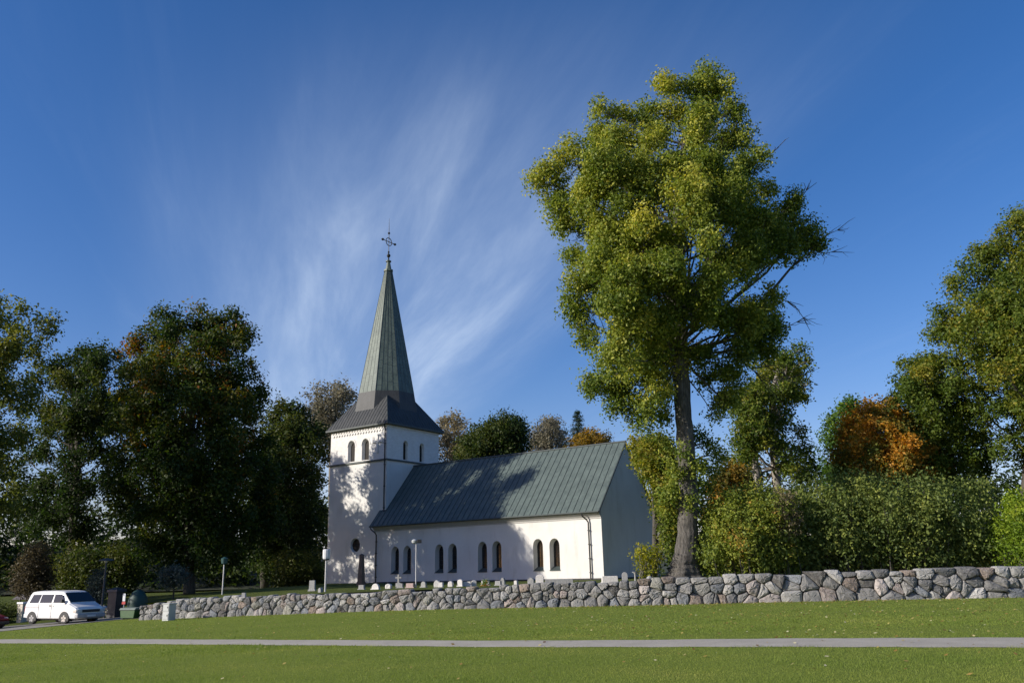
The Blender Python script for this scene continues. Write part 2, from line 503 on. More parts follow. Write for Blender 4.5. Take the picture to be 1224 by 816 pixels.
# footpath across the lawn
def interp_px(tab, px):
    a = np.array(tab, float); return np.interp(px, a[:, 0], a[:, 1])
UPE = [(-300, 763.2), (0, 763.5), (200, 763.7), (400, 764.5), (600, 765.3), (740, 764.7), (924, 762.8), (1224, 761.5), (1500, 760)]
LOE = [(-300, 766.8), (0, 768.4), (200, 769.6), (400, 771.2), (600, 773.0), (740, 773), (924, 772.8), (1224, 773.5), (1500, 774.5)]
pe = [(hit(p, interp_px(UPE, p)), hit(p, interp_px(LOE, p))) for p in np.arange(-300, 1501, 30)]
PATHX = np.array([q[1][0] for q in pe]); PATHLO = np.array([q[1][1] for q in pe])
PATHX2 = np.array([q[0][0] for q in pe]); PATHUP = np.array([q[0][1] for q in pe])
def asphalt(name, lo, hi):
    m, n, b = newmat(name)
    t = noise(n, 1.1, 8, .75); t2 = noise(n, 34, 5, .85)
    c = ramp(n, t.outputs['Fac'], [(.3, lo), (.7, hi)])
    c = mixc(n, .4, c, ramp(n, t2.outputs['Fac'], [(.35, tuple(x * .5 for x in lo)), (.7, tuple(x * 1.5 for x in hi))]))
    link(n, c, b.inputs['Base Color']); b.inputs['Roughness'].default_value = .95
    bump(n, b, t2.outputs['Fac'], .5, .01)
    return m
M['gravel'] = asphalt('path_gravel', (.26, .235, .19), (.43, .395, .325))
M['asphalt'] = asphalt('parking_asphalt', (.17, .16, .14), (.25, .235, .205))
vs, fs = [], []
K = 6
for k, (u, l) in enumerate(pe):
    for j in range(K + 1):
        p = l + (u - l) * j / K
        wob = .05 * math.sin(k * 1.7 + j) if j in (0, K) else 0
        vs.append((p[0], p[1] + wob, float(hf(p[0], p[1])) + .018 - (.012 if j in (0, K) else 0)))
    if k:
        a = (k - 1) * (K + 1); b = k * (K + 1)
        fs += [(a + j, b + j, b + j + 1, a + j + 1) for j in range(K)]
mb = MB(); mb.add(vs, fs)
tag(mb.build('path', M['gravel'], smooth=True), 'narrow grey gravel footpath crossing the lawn', 'path', kind='structure')
# parking area at the left
fe = [hit(p, y) for p, y in [(-420, 768), (-200, 761), (-60, 757.5), (0, 754.5), (60, 748.5), (100, 744.5), (140, 740.5), (168, 738.6)]]
mb = MB(); vs, fs = [], []
for k, p in enumerate(fe):
    for j in range(9):
        y = p[1] + j * (1.4 if k < 7 else .9)
        x = p[0] + (y - p[1]) * (-.42)
        vs.append((x, y, float(hf(x, y)) + .02))
    if k:
        a, b = (k - 1) * 9, k * 9
        fs += [(a + j, b + j, b + j + 1, a + j + 1) for j in range(8)]
mb.add(vs, fs)
tag(mb.build('parking_road', M['asphalt'], smooth=True), 'grey asphalt road and parking place by the churchyard gate', 'road', kind='structure')

# ------------------------------------------------------------------ grass blades and fallen leaves on the lawn
def on_path(x, y, m=0.03):
    w = .10 * np.sin(x * 2.1) * np.sin(x * .77 + 1) + .07 * np.sin(x * 5.3 + 2) + .04 * np.sin(x * 13)
    return (y > np.interp(x, PATHX, PATHLO) - m + .06 + w) & (y < np.interp(x, PATHX2, PATHUP) + m - .06 + w * 1.2)
FEX = np.array([p[0] for p in fe]); FEY = np.array([p[1] for p in fe])
def on_road(x, y): return (x < FEX[-1]) & (y > np.interp(x, FEX, FEY) - .1)
def blades(n, ylo, yhi, hgt, wid, seed):
    r = np.random.default_rng(seed)
    y = (ylo ** -.5 + (yhi ** -.5 - ylo ** -.5) * r.random(n)) ** -2
    x = (r.random(n) * 2 - 1) * y * .72 + .03 * y
    k = (~on_path(x, y)) & (~on_road(x, y)) & (y < wally(x) + .15)
    x, y = x[k], y[k]; n = len(x)
    z = hf(x, y)
    near = np.exp(-np.abs(wally(x) - y) / .25)
    edge = np.exp(-np.minimum(np.abs(y - np.interp(x, PATHX, PATHLO)), np.abs(y - np.interp(x, PATHX2, PATHUP))) / .15)
    h = hgt * (.5 + r.random(n)) * (1 + 1.6 * near * r.random(n) + .5 * edge)
    w = wid * (.6 + .8 * r.random(n)) * (y / 14) ** .5
    an = r.random(n) * 2 * np.pi; ln = h * .5 * r.random(n)
    d = np.stack([np.cos(an), np.sin(an)], -1); q = np.stack([-d[:, 1], d[:, 0]], -1)
    V = np.zeros((n, 3, 3))
    V[:, 0, :2] = np.stack([x, y], -1) - q * w[:, None]; V[:, 1, :2] = np.stack([x, y], -1) + q * w[:, None]
    V[:, 2, :2] = np.stack([x, y], -1) + d * ln[:, None]
    V[:, :2, 2] = (z - .01)[:, None]; V[:, 2, 2] = z + h
    patch = .5 + .22 * np.sin(x * .9 + 1.3 * np.sin(y * .7)) + .2 * np.sin(y * 1.7 + x * .4 + 2 * np.sin(x * .31)) + .22 * np.sin(x * 2.3 - y * 1.1 + 2 * np.sin(y * 1.3)) * np.sin(x * .53 + y * .9)
    V[:, 2, 2] += h * np.clip(.5 - patch, 0, .6) * 1.1
    tint = np.clip(.17 + .52 * patch + .35 * (r.random(n) - .3) + .2 * near, 0, 1)
    return V.reshape(-1, 3), np.repeat(tint, 3)
GB = leafmat('grass_blades', [(0, (.11, .172, .027)), (.5, (.20, .255, .044)), (.8, (.27, .30, .06)), (1, (.36, .34, .10))], .38, .6)
v1, t1 = blades(300000, 11.5, 27, .020, .0042, 1)
v2, t2 = blades(130000, 22, 48, .024, .007, 2)
V = np.concatenate([v1, v2]); T_ = np.concatenate([t1, t2])
tag(npmesh('grass', V, np.arange(len(V)).reshape(-1, 3), GB, attrs={'tint': T_}), 'short green grass growing over the lawn', 'grass', kind='stuff')
def litter(n, seed):
    r = np.random.default_rng(seed)
    y = 12 + 26 * r.random(n) ** .8; x = (r.random(n) * 2 - 1) * y * .68
    keep = (~on_road(x, y))  & (y < wally(x) - .1) & (r.random(n) < np.where(y > np.interp(x, PATHX2, PATHUP), .9, .22) * (.35 + .65 * sstep((x + 6) / 14)))
    nearw = r.random(n) < .4
    y = np.where(nearw & keep, wally(x) - .1 - 2.2 * r.random(n) ** 2, y)
    x, y = x[keep], y[keep]; n = len(x); z = hf(x, y) + .035
    s = .022 + .032 * r.random(n); a = r.random(n) * 6.28
    u = np.stack([np.cos(a), np.sin(a), (r.random(n) - .5) * .8], -1) * s[:, None]
    w = np.stack([-np.sin(a), np.cos(a), (r.random(n) - .5) * .8], -1) * (s * .7)[:, None]
    c = np.stack([x, y, z], -1)
    V = np.stack([c - u, c - w, c + u, c + w], 1).reshape(-1, 3)
    return V, np.repeat(r.random(n), 4)
V, T_ = litter(7000, 5)
FL = leafmat('fallen_leaves', [(0, (.12, .06, .02)), (.4, (.30, .20, .05)), (.75, (.46, .38, .12)), (1, (.55, .52, .35))], .2)
tag(npmesh('fallen_leaves', V, np.arange(len(V)).reshape(-1, 4), FL, attrs={'tint': T_}), 'yellow and brown fallen leaves scattered on the lawn', 'leaves', kind='stuff')

# ------------------------------------------------------------------ fieldstone wall
TOPS = [(165, 722), (210, 718), (300, 714), (390, 709.5), (440, 707), (540, 703.5), (640, 699), (760, 695), (860, 688), (924, 686), (1090, 679.5), (1224, 675.5)]
SEG = [0.0]
for a, b in zip(WB[:-1], WB[1:]): SEG.append(SEG[-1] + float(np.linalg.norm((b - a)[:2])))
SEG = np.array(SEG)
HW = [(c[1] - t[1]) * mpp(c[2], c[0], 700) for c, t in zip(CTRL[:12][::-1], TOPS)]
HW = np.array(HW + [HW[-1]] * 2)
print('wall heights', np.round(HW, 2), 'len', SEG[-1])
def wallpt(s, h, d):
    x = np.interp(s, SEG, WBX); y = np.interp(s, SEG, WBY)
    x2 = np.interp(s + .3, SEG, WBX); y2 = np.interp(s + .3, SEG, WBY); x1 = np.interp(s - .3, SEG, WBX); y1 = np.interp(s - .3, SEG, WBY)
    tx, ty = x2 - x1, y2 - y1; l = math.hypot(tx, ty) or 1
    nx, ny = -ty / l, tx / l                       # away from the camera
    x, y = x + nx * d, y + ny * d
    return (x, y, float(hf(x, y)) + h)
def clip_cell(c, others, lo, hi, ss):
    poly = [(lo[0], lo[1]), (hi[0], lo[1]), (hi[0], hi[1]), (lo[0], hi[1])]
    for o in others:
        mx, my = (c[0] + o[0]) / 2, (c[1] + o[1]) / 2
        dx, dy = o[0] - c[0], (o[1] - c[1]) * ss
        out = []
        for i in range(len(poly)):
            p, q = poly[i], poly[(i + 1) % len(poly)]
            a = (p[0] - mx) * dx + (p[1] - my) * dy; b = (q[0] - mx) * dx + (q[1] - my) * dy
            if a <= 0: out.append(p)
            if (a <= 0) != (b <= 0):
                t = a / (a - b); out.append((p[0] + (q[0] - p[0]) * t, p[1] + (q[1] - p[1]) * t))
        poly = out
        if len(poly) < 3: return None
    return poly
rw = random.Random(11)
seeds = []
Ltot = SEG[-1]
s = .15
rows = [0, 1, 2]
for row in rows:
    s = rw.uniform(-.15, .1)
    while s < Ltot:
        H = float(np.interp(s, SEG, HW))
        big = .49 + .37 * sstep((s - 24) / 18)
        w = big * rw.uniform(.42, 1.35)
        if rw.random() < .14: w *= 1.5
        hh = H * ([.16, .52, .86][row] + rw.uniform(-.11, .11))
        seeds.append((s + w / 2, hh, H))
        if rw.random() < .26: seeds.append((s + w * rw.uniform(.1, .9), H * rw.uniform(.05, .95), H))
        s += w
SV, SF, SCOL, SID = [], [], [], []
PAL = [((.25, .245, .235), 5), ((.34, .335, .32), 4), ((.44, .43, .41), 2.2), ((.34, .29, .265), 1.4), ((.17, .17, .17), 2.4), ((.22, .235, .255), 2.4), ((.25, .20, .165), .7), ((.10, .095, .09), .9), ((.42, .375, .35), .7), ((.27, .265, .23), .6)]
for idx, c in enumerate(seeds):
    oth = [o for o in seeds if o is not c and abs(o[0] - c[0]) < 2.4]
    H = c[2]
    poly = clip_cell(c, oth, (max(0, c[0] - 1.3), -.18), (c[0] + 1.3, H + rw.uniform(-.09, .07)), 1.15)
    if not poly: continue
    ar = sum(p[0] * q[1] - q[0] * p[1] for p, q in zip(poly, poly[1:] + poly[:1])) / 2
    if abs(ar) < .012: continue
    mx = sum(p[0] for p in poly) / len(poly); my = sum(p[1] for p in poly) / len(poly)
    size = math.sqrt(abs(ar))
    # rounded corners
    for k in range(2):
        q = []
        for i in range(len(poly)):
            p0, p1 = poly[i], poly[(i + 1) % len(poly)]
            t = .13 if k == 0 else .22
            q += [(p0[0] + (p1[0] - p0[0]) * t, p0[1] + (p1[1] - p0[1]) * t), (p0[0] + (p1[0] - p0[0]) * (1 - t), p0[1] + (p1[1] - p0[1]) * (1 - t))]
        poly = q
    gap = rw.uniform(.003, .013) / max(size, .2)
    ins = 1 - 2 * gap
    n = len(poly); base = len(SV)
    tx, ty = rw.uniform(-.22, .22), rw.uniform(-.15, .28)
    dep = rw.uniform(-.04, .05)
    bulge = rw.uniform(.015, .07) * min(1.4, size / .4)
    rings = [(1.0, .42), (1.0, .12), (.985, .035), (.93, .006), (.7, -.6 * bulge), (.35, -.95 * bulge)]
    for fr, d in rings:
        for (px, py) in poly:
            jx = rw.gauss(0, .008) if fr < 1 else 0
            X = mx + (px - mx) * ins * fr + jx; Yh = my + (py - my) * ins * fr + (rw.gauss(0, .008) if fr < 1 else 0)
            dd = d + dep + (tx * (X - mx) + ty * (Yh - my)) * (1 if d < .1 else .4) + (rw.gauss(0, .012) if d < .1 else 0)
            SV.append(wallpt(X, Yh, dd))
    SV.append(wallpt(mx, my, dep - bulge))
    for r in range(len(rings) - 1):
        for i in range(n):
            a = base + r * n + i; b = base + r * n + (i + 1) % n
            SF.append((a, b, b + n, a + n))
    ctr = len(SV) - 1; lr = base + (len(rings) - 1) * n
    for i in range(n): SF.append((lr + i, lr + (i + 1) % n, ctr))
    SF.append(tuple(base + i for i in range(n))[::-1])
    pc = rw.choices([p[0] for p in PAL], [p[1] for p in PAL])[0]
    f_ = rw.uniform(.70, 1.12)
    SCOL += [tuple(v * f_ for v in pc)] * (len(SV) - base)
m, n, b = newmat('fieldstone')
at_ = n.nodes.new('ShaderNodeAttribute'); at_.attribute_name = 'stone'
t1_ = noise(n, 7, 8, .75); t2_ = noise(n, 26, 5, .8); t3_ = noise(n, 3.2, 6, .7)
c_ = mixc(n, .8, at_.outputs['Color'], ramp(n, t2_.outputs['Fac'], [(.3, (.45, .45, .45)), (.5, (.95, .95, .95)), (.72, (1.5, 1.5, 1.5))]), 'MULTIPLY')
c_ = mixc(n, ramp(n, t1_.outputs['Fac'], [(.5, (0, 0, 0)), (.66, (.5, .5, .5))]), c_, (.32, .32, .30))
c_ = mixc(n, ramp(n, t3_.outputs['Fac'], [(.56, (0, 0, 0)), (.68, (.65, .65, .65))]), c_, (.085, .08, .07))
link(n, c_, b.inputs['Base Color']); b.inputs['Roughness'].default_value = .92
ad_ = n.nodes.new('ShaderNodeMath'); ad_.operation = 'ADD'
link(n, t1_.outputs['Fac'], ad_.inputs[0]); link(n, t2_.outputs['Fac'], ad_.inputs[1])
bump(n, b, ad_.outputs[0], .8, .05)
M['fieldstone'] = m
mb = MB(); mb.v = SV; mb.f = SF; mb.m = [0] * len(SF)
wall = thing('stone_wall', WB[5], 'long dry stone wall of grey and pinkish fieldstones round the churchyard', 'wall')
bpy.context.view_layer.update()
st_o = mb.build('stonework', M['fieldstone'])
ca = st_o.data.attributes.new('stone', 'FLOAT_COLOR', 'POINT')
ca.data.foreach_set('color', np.array([(*c, 1) for c in SCOL], np.float32).ravel())
st_o.parent = wall; st_o.matrix_parent_inverse = wall.matrix_world.inverted()
mb = MB(); vs, fs = [], []
for k in range(120):
    s = Ltot * k / 119; H = float(np.interp(s, SEG, HW)) - .13
    for h, d in ((-.3, .16), (H, .16), (H, .66), (-.3, .66)): vs.append(wallpt(s, h, d))
    if k:
        a, b2 = (k - 1) * 4, k * 4
        fs += [(a + j, b2 + j, b2 + (j + 1) % 4, a + (j + 1) % 4) for j in range(4)]
fs += [(0, 1, 2, 3), (len(vs) - 1, len(vs) - 2, len(vs) - 3, len(vs) - 4)]
mb.add(vs, fs)
co_ = mb.build('core', M['soil']); co_.parent = wall; co_.matrix_parent_inverse = wall.matrix_world.inverted()

# ------------------------------------------------------------------ church (local x = east, y = north, origin at the SE corner of the nave)
CO = np.array([6.793, 68.493, .885])
TH = rad(34.618)
church = thing('church', CO, 'white plastered church with copper roof and tall square tower with pointed spire', 'church', rz=-TH)
church_name = church
def facade(outer, holes, m3, mb, mi=0):
    pl = [[Vector((x, y, 0)) for x, y in outer]] + [[Vector((x, y, 0)) for x, y in h] for h in holes]
    flat = [p for q in pl for p in q]
    mb.add([m3(p.x, p.y) for p in flat], [tuple(t) for t in tessellate_polygon(pl)], mi)
def arch(c, w, h0, h1, n=6, k=1.25):
    hs = h1 - w * k
    pts = [(c - w, h0), (c + w, h0)]
    for i in range(n + 1):
        t = i / n * math.pi / 2
        pts.append((c + w * math.cos(t) ** .9, hs + (h1 - hs) * math.sin(t)))
    for i in range(n - 1, -1, -1):
        t = i / n * math.pi / 2
        pts.append((c - w * math.cos(t) ** .9, hs + (h1 - hs) * math.sin(t)))
    return pts
def ring_jamb(mb, o, i, m3o, m3i, skip_first=False, mi=0):
    n = len(o)
    vs = [m3o(*p) for p in o] + [m3i(*p) for p in i]
    mb.add(vs, [(k, (k + 1) % n, n + (k + 1) % n, n + k) for k in range(1 if skip_first else 0, n)], mi)
LN, WN, TA, TT, LT = 24.8, 9.83, .913, 8.0, 24.28
HWL = 5.6                                     # wall top under the eaves
RIDGE, EAVE_V, EAVE_H = 11.33, -.45, 5.2
sl_ = (RIDGE - EAVE_H) / (WN / 2 - EAVE_V)
def roof_h(v): return RIDGE - abs(v - WN / 2) * sl_
# nave
mb = MB()
WIN = [(22.16, .82, 3.31), (20.66, .82, 3.31), (16.80, .82, 3.30), (15.26, .82, 3.31), (11.92, .80, 3.35), (10.37, .80, 3.35), (6.12, .78, 3.36), (4.50, .78, 3.34)]
holes = [arch(-u, .49, h0, h1) for u, h0, h1 in WIN]
S3 = lambda x, h: (x, 0, h)
facade([(-LN, -.6), (0, -.6), (0, HWL), (-LN, HWL)], holes, S3, mb)
gab = [(0, -.6), (WN, -.6), (WN, roof_h(WN) - .06), (WN / 2, RIDGE - .06), (0, roof_h(0) - .06)]
facade(gab, [], lambda y, h: (0, y, h), mb)
facade(gab, [], lambda y, h: (-LN, y, h), mb)
facade([(-LN, -.6), (0, -.6), (0, HWL), (-LN, HWL)], [], lambda x, h: (x, WN, h), mb)
mb.build('nave_wall', M['plaster'], church)
def window(cx, w, h0, h1, m3, depth, iw, ih0, ih1, shift=0.0, sill=True, name='window', mj=None, mg=None, bars=True):
    mb = MB()
    o = arch(cx, w, h0, h1); i = arch(cx + shift, iw, ih0, ih1)
    ring_jamb(mb, o, i, lambda a, b: m3(a, b, 0), lambda a, b: m3(a, b, depth), skip_first=False)
    w_ = mb.build(name, mj or M['plaster'], church)
    g = MB(); g.add([m3(a, b, depth + .005) for a, b in i], [tuple(range(len(i)))])
    g.build('pane', mg or M['glass'], w_)
    if bars:
        g = MB()
        P = lambda a, b: m3(a, b, depth - .02)
        g.tube([P(cx + shift, ih0), P(cx + shift, ih1)], [.018, .018], 4)
        for k in range(1, 5):
            hh = ih0 + (ih1 - ih0) * k / 5.2
            g.tube([P(cx + shift - iw, hh), P(cx + shift + iw, hh)], [.014, .014], 4)
        g.build('glazing_bars', M['darkmetal'], w_)
    if sill:
        g = MB()
        a = [m3(cx - w - .03, h0 - .02, -.06), m3(cx + w + .03, h0 - .02, -.06), m3(cx + shift + iw, ih0 + .012, depth - .03), m3(cx + shift - iw, ih0 + .012, depth - .03)]
        a += [m3(cx - w - .03, h0 + .012, -.06), m3(cx + w + .03, h0 + .012, -.06), m3(cx + shift + iw, ih0 + .03, depth - .03), m3(cx + shift - iw, ih0 + .03, depth - .03)]
        g.add(a, [(0, 1, 2, 3), (4, 5, 6, 7), (0, 1, 5, 4), (1, 2, 6, 5), (2, 3, 7, 6), (3, 0, 4, 7)])
        g.build('sill', M['seam'], w_)
    return w_
for u, h0, h1 in WIN:
    window(-u, .49, h0, h1, lambda a, b, d: (a, d, b), .50, .40, h0 + .30, h1 - .13)
# plinth
mb = MB()
mb.box(-LN - .05, .05, -.06, .5, -.6, .12)
mb.box(-.4, .06, .5, WN + .05, -.6, .12)
mb.box(-LT - TT - .06, -LT - .02, TA - .06, TA + .4, -.6, .05)
mb.build('plinth', M['plinth'], church)
# cornice under the eaves, south and north
prof = [(0, 4.74), (-.05, 4.74), (-.06, 4.84), (-.36, 5.12), (-.36, 5.2), (-.0, 5.5)]
mb = MB()
mb.prism(prof, lambda v, h, d: (d, v, h), -LN - .02, .02)
mb.prism(prof, lambda v, h, d: (d, WN - v, h), -LN - .02, .02)
mb.build('cornice', M['cornice'], church)
# roof with standing seams
mb = MB()
x0, x1 = -LN - .25, .1
for sgn in (0, 1):
    vv = (lambda v: v) if sgn == 0 else (lambda v: WN - v)
    e0, r0 = (EAVE_V, EAVE_H), (WN / 2, RIDGE)
    mb.prism([(e0[0], e0[1]), (r0[0], r0[1]), (r0[0], r0[1] + .09), (e0[0] - .03, e0[1] + .07)], lambda v, h, d, vv=vv: (d, vv(v), h), x0, x1, 0)
    k = 0
    x = x1 - .03
    while x > x0:
        a = (x, vv(EAVE_V - .03), EAVE_H + .07); b2 = (x, vv(WN / 2), RIDGE + .09)
        mb.tube([(a[0], a[1], a[2] + .018), (b2[0], b2[1], b2[2] + .018)], [.028, .028], 4, 1)
        x -= .605
        k += 1
mb.tube([(x0, WN / 2, RIDGE + .1), (x1 + .02, WN / 2, RIDGE + .1)], [.09, .09], 8, 1)
roof = mb.build('nave_roof', [M['roof'], M['seam']], church)
g = MB()
for xx in (x0 - .012, x1 + .012):
    for sgn in (0, 1):
        vv = (lambda v: v) if sgn == 0 else (lambda v: WN - v)
        g = MB()
        g.prism([(EAVE_V - .04, EAVE_H - .06), (WN / 2, RIDGE - .06), (WN / 2, RIDGE + .13), (EAVE_V - .04, EAVE_H + .10)], lambda v, h, d, vv=vv: (d, vv(v), h), xx - .02, xx + .02)
        g.build('verge_board', M['seam'], roof)
g = MB(); g.tube([(x0, EAVE_V - .1, EAVE_H + .03), (x1, EAVE_V - .1, EAVE_H + .03)], [.07, .07], 8)
g.build('gutter', M['seam'], roof)
def pipe(pts, r=.06):
    g = MB(); g.tube(pts, [r] * len(pts), 8)
    for k in range(1, len(pts) - 1): pass
    z0, z1 = pts[-1][2], pts[-2][2]
    for k in range(4):
        z = z0 + (z1 - z0) * (k + .4) / 4
        g.box(pts[-1][0] - .08, pts[-1][0] + .08, pts[-1][1] - .08, pts[-1][1] + .12, z, z + .05)
    return g.build('downpipe', M['darkmetal'], church)
for px_ in (-1.12, -24.5):
    pipe([(px_ - .35, EAVE_V - .1, 5.2), (px_ - .35, EAVE_V - .1, 5.0), (px_ - .1, -.22, 4.66), (px_, -.14, 4.45), (px_, -.14, .1)])
pipe([(-LT - .18, TA - .3, 15.2), (-LT - .18, TA - .13, 14.85), (-LT - .18, TA - .13, 14.6), (-LT - .18, TA - .13, 6.2)])
# tower
xw, xe, ys_, yn = -LT - TT, -LT, TA, TA + TT
HS, HT = 11.8, 15.3
mb = MB()
circ = [(-28.36 + .67 * math.cos(t), 3.64 + .69 * math.sin(t)) for t in np.linspace(0, 2 * math.pi, 25)[:-1]]
facade([(xw, -.6), (xe, -.6), (xe, HS), (xw, HS)], [circ], lambda x, h: (x, ys_, h), mb)
for f in (lambda y, h: (xe, y, h), lambda y, h: (xw, y, h)):
    facade([(ys_, -.6), (yn, -.6), (yn, HS), (ys_, HS)], [], f, mb)
facade([(xw, -.6), (xe, -.6), (xe, HS), (xw, HS)], [], lambda x, h: (x, yn, h), mb)
mb.build('tower_wall', M['plaster'], church)
mb = MB()
ci = [(-28.36 + .60 * math.cos(t), 3.64 + .61 * math.sin(t)) for t in np.linspace(0, 2 * math.pi, 25)[:-1]]
ring_jamb(mb, circ, ci, lambda a, b: (a, ys_, b), lambda a, b: (a, ys_ + .25, b))
rw_o = mb.build('round_window', M['plaster'], church)
g = MB(); g.add([(a, ys_ + .24, b) for a, b in ci], [tuple(range(24))]); g.build('pane', M['louver'], rw_o)
g = MB()
g.tube([(-28.36, ys_ + .22, 3.05), (-28.36, ys_ + .22, 4.23)], [.025] * 2, 4); g.tube([(-28.95, ys_ + .22, 3.64), (-27.77, ys_ + .22, 3.64)], [.025] * 2, 4)
g.build('glazing_bars', M['darkmetal'], rw_o)
# belfry storey in whitened brick
mb = MB()
BS = [(-29.23, .5), (-27.24, .5)]
BE = [(3.63, .34), (6.15, .34)]
facade([(xw, HS), (xe, HS), (xe, HT), (xw, HT)], [arch(c, w, 11.97, 14.12) for c, w in BS], lambda x, h: (x, ys_, h), mb)
facade([(ys_, HS), (yn, HS), (yn, HT), (ys_, HT)], [arch(c, w, 11.97, 13.88) for c, w in BE], lambda y, h: (xe, y, h), mb)
facade([(ys_, HS), (yn, HS), (yn, HT), (ys_, HT)], [], lambda y, h: (xw, y, h), mb)
facade([(xw, HS), (xe, HS), (xe, HT), (xw, HT)], [], lambda x, h: (x, yn, h), mb)
mb.build('belfry_wall', M['brick'], church)
for c, w in BS:
    window(c, w, 11.97, 14.12, lambda a, b, d: (a, ys_ + d, b), .30, .36, 11.97, 13.95, sill=False, name='belfry_window', mj=M['brick'], mg=M['louver'], bars=False)
for c, w in BE:
    window(c, w, 11.97, 13.88, lambda a, b, d: (xe - d, a, b), .26, .28, 11.97, 13.78, sill=False, name='belfry_window', mj=M['brick'], mg=M['louver'], bars=False)
# raised brick arches round the belfry windows
for c, w in BS:
    mb = MB()
    o = arch(c, w + .17, 13.1, 14.32)[2:]; i = arch(c, w + .03, 13.1, 14.15)[2:]
    for d in (0,):
        n = len(o)
        mb.add([(a, ys_ - .035, b) for a, b in o] + [(a, ys_ - .035, b) for a, b in i] + [(a, ys_, b) for a, b in o] + [(a, ys_, b) for a, b in i],
               [(k, k + 1, n + k + 1, n + k) for k in range(n - 1)] + [(k, k + 1, 2 * n + k + 1, 2 * n + k) for k in range(n - 1)] + [(n + k, n + k + 1, 3 * n + k + 1, 3 * n + k) for k in range(n - 1)])
    mb.build('arch_moulding', M['brick'], church)
for c, w in BE:
    mb = MB()
    o = arch(c, w + .17, 12.1, 14.08)[2:]; i = arch(c, w + .03, 12.1, 13.92)[2:]
    n = len(o)
    mb.add([(xe + .035, a, b) for a, b in o] + [(xe + .035, a, b) for a, b in i] + [(xe, a, b) for a, b in o] + [(xe, a, b) for a, b in i],
           [(k, k + 1, n + k + 1, n + k) for k in range(n - 1)] + [(k, k + 1, 2 * n + k + 1, 2 * n + k) for k in range(n - 1)] + [(n + k, n + k + 1, 3 * n + k + 1, 3 * n + k) for k in range(n - 1)])
    mb.build('arch_moulding', M['brick'], church)

mb = MB()
nd = 20
for k in range(nd):
    x = xw + .1 + (TT - .3) * (k + .5) / nd
    mb.box(x - .11, x + .11, ys_ - .07, ys_ + .02, 15.0, 15.12)
    x += .16
    if x + .1 < xe: 
        vs = [(x - .15, ys_ - .08, 14.72), (x - .03, ys_ - .08, 14.66), (x + .11, ys_ - .08, 14.86), (x - .01, ys_ - .08, 14.92)]
        mb.add(vs + [(a, ys_ + .01, c) for a, _, c in vs], [(0, 1, 2, 3), (0, 1, 5, 4), (1, 2, 6, 5), (2, 3, 7, 6), (3, 0, 4, 7)])
mb.box(xw, xe, ys_ - .09, ys_ + .02, 15.14, 15.26)
mb.box(xe - .02, xe + .07, ys_ - .05, yn, 15.08, 15.2)
mb.build('brick_frieze', M['brick'], church)
mb = MB()
cxx = -25.55
mb.box(cxx - .10, cxx + .10, ys_ - .10, ys_ + .01, 12.5, 14.4)
mb.box(cxx - .68, cxx + .68, ys_ - .095, ys_ + .01, 13.56, 13.78)
for dx in (-.72, .72): mb.box(cxx + dx - .06, cxx + dx + .06, ys_ - .052, ys_ + .01, 13.46, 13.9)
mb.build('relief_cross', M['brick'], church)
mb = MB()
z0, z1, t = 11.70, 11.86, .13
mb.box(xw - t, xe + t, ys_ - t, ys_ + .02, z0, z1); mb.box(xw - t, xe + t, yn - .02, yn + t, z0, z1)
mb.box(xe - .02, xe + t, ys_ + .02, yn - .02, z0, z1); mb.box(xw - t, xw + .02, ys_ + .02, yn - .02, z0, z1)
mb.build('string_course', M['seam'], church)
# spire
ccx, ccy = (xw + xe) / 2, (ys_ + yn) / 2
def apo(h): return 2.9 - (h - 19.3) * (2.9 - .42) / (33.5 - 19.3)
def octa(h, r=None):
    r = apo(h) if r is None else r
    R = r / math.cos(math.pi / 8)
    return [(ccx + R * math.cos(math.pi / 8 + k * math.pi / 4), ccy + R * math.sin(math.pi / 8 + k * math.pi / 4), h) for k in range(8)]
def frustum(mb, rings, mi=0):
    k = len(mb.v); vs = [p for r in rings for p in r]
    mb.add(vs, [(i * 8 + j, i * 8 + (j + 1) % 8, (i + 1) * 8 + (j + 1) % 8, (i + 1) * 8 + j) for i in range(len(rings) - 1) for j in range(8)], mi)
mb = MB()
frustum(mb, [octa(19.3), octa(33.5), octa(33.5, .5), octa(33.7, .5), octa(33.7, .34), octa(34.7, .17)])
frustum(mb, [octa(34.68, .3), octa(34.78, .3), octa(34.9, .1)])
rs_ = random.Random(5)
for k in range(8):
    a0, b0, a1, b1 = (Vector(octa(19.3)[k]), Vector(octa(19.3)[(k + 1) % 8]), Vector(octa(33.5)[k]), Vector(octa(33.5)[(k + 1) % 8]))
    nrm = (b0 - a0).cross(a1 - a0).normalized()
    if nrm.dot(a0 - Vector((ccx, ccy, 19.3))) < 0: nrm = -nrm
    for t in (0, .25, .5, .75):
        p, q = a0.lerp(b0, t), a1.lerp(b1, t)
        mb.tube([p, q], [.03 if t == 0 else .022] * 2, 4, 1)
    for sidx in range(4):
        off = rs_.random()
        for j in range(15):
            h = (j + off) / 15
            if h > .97: continue
            p = a0.lerp(a1, h).lerp(b0.lerp(b1, h), sidx / 4); q = a0.lerp(a1, h).lerp(b0.lerp(b1, h), (sidx + 1) / 4)
            up = (a1 - a0).normalized() * .035
            mb.add([p + nrm * .006, q + nrm * .006, q + up + nrm * .006, p + up + nrm * .006], [(0, 1, 2, 3)], 1)
spire = mb.build('spire', [M['spire'], M['seam']], church)
mb = MB()
frustum(mb, [octa(16.2), octa(19.32, apo(19.32) + .012)])
E_ = 4.42; HB, HA, HE = 17.3, 18.8, 15.42
bk = apo(HB) * math.tan(math.pi / 8); ba = apo(HB) + .01
da = apo(HA) / math.sqrt(2) + .02
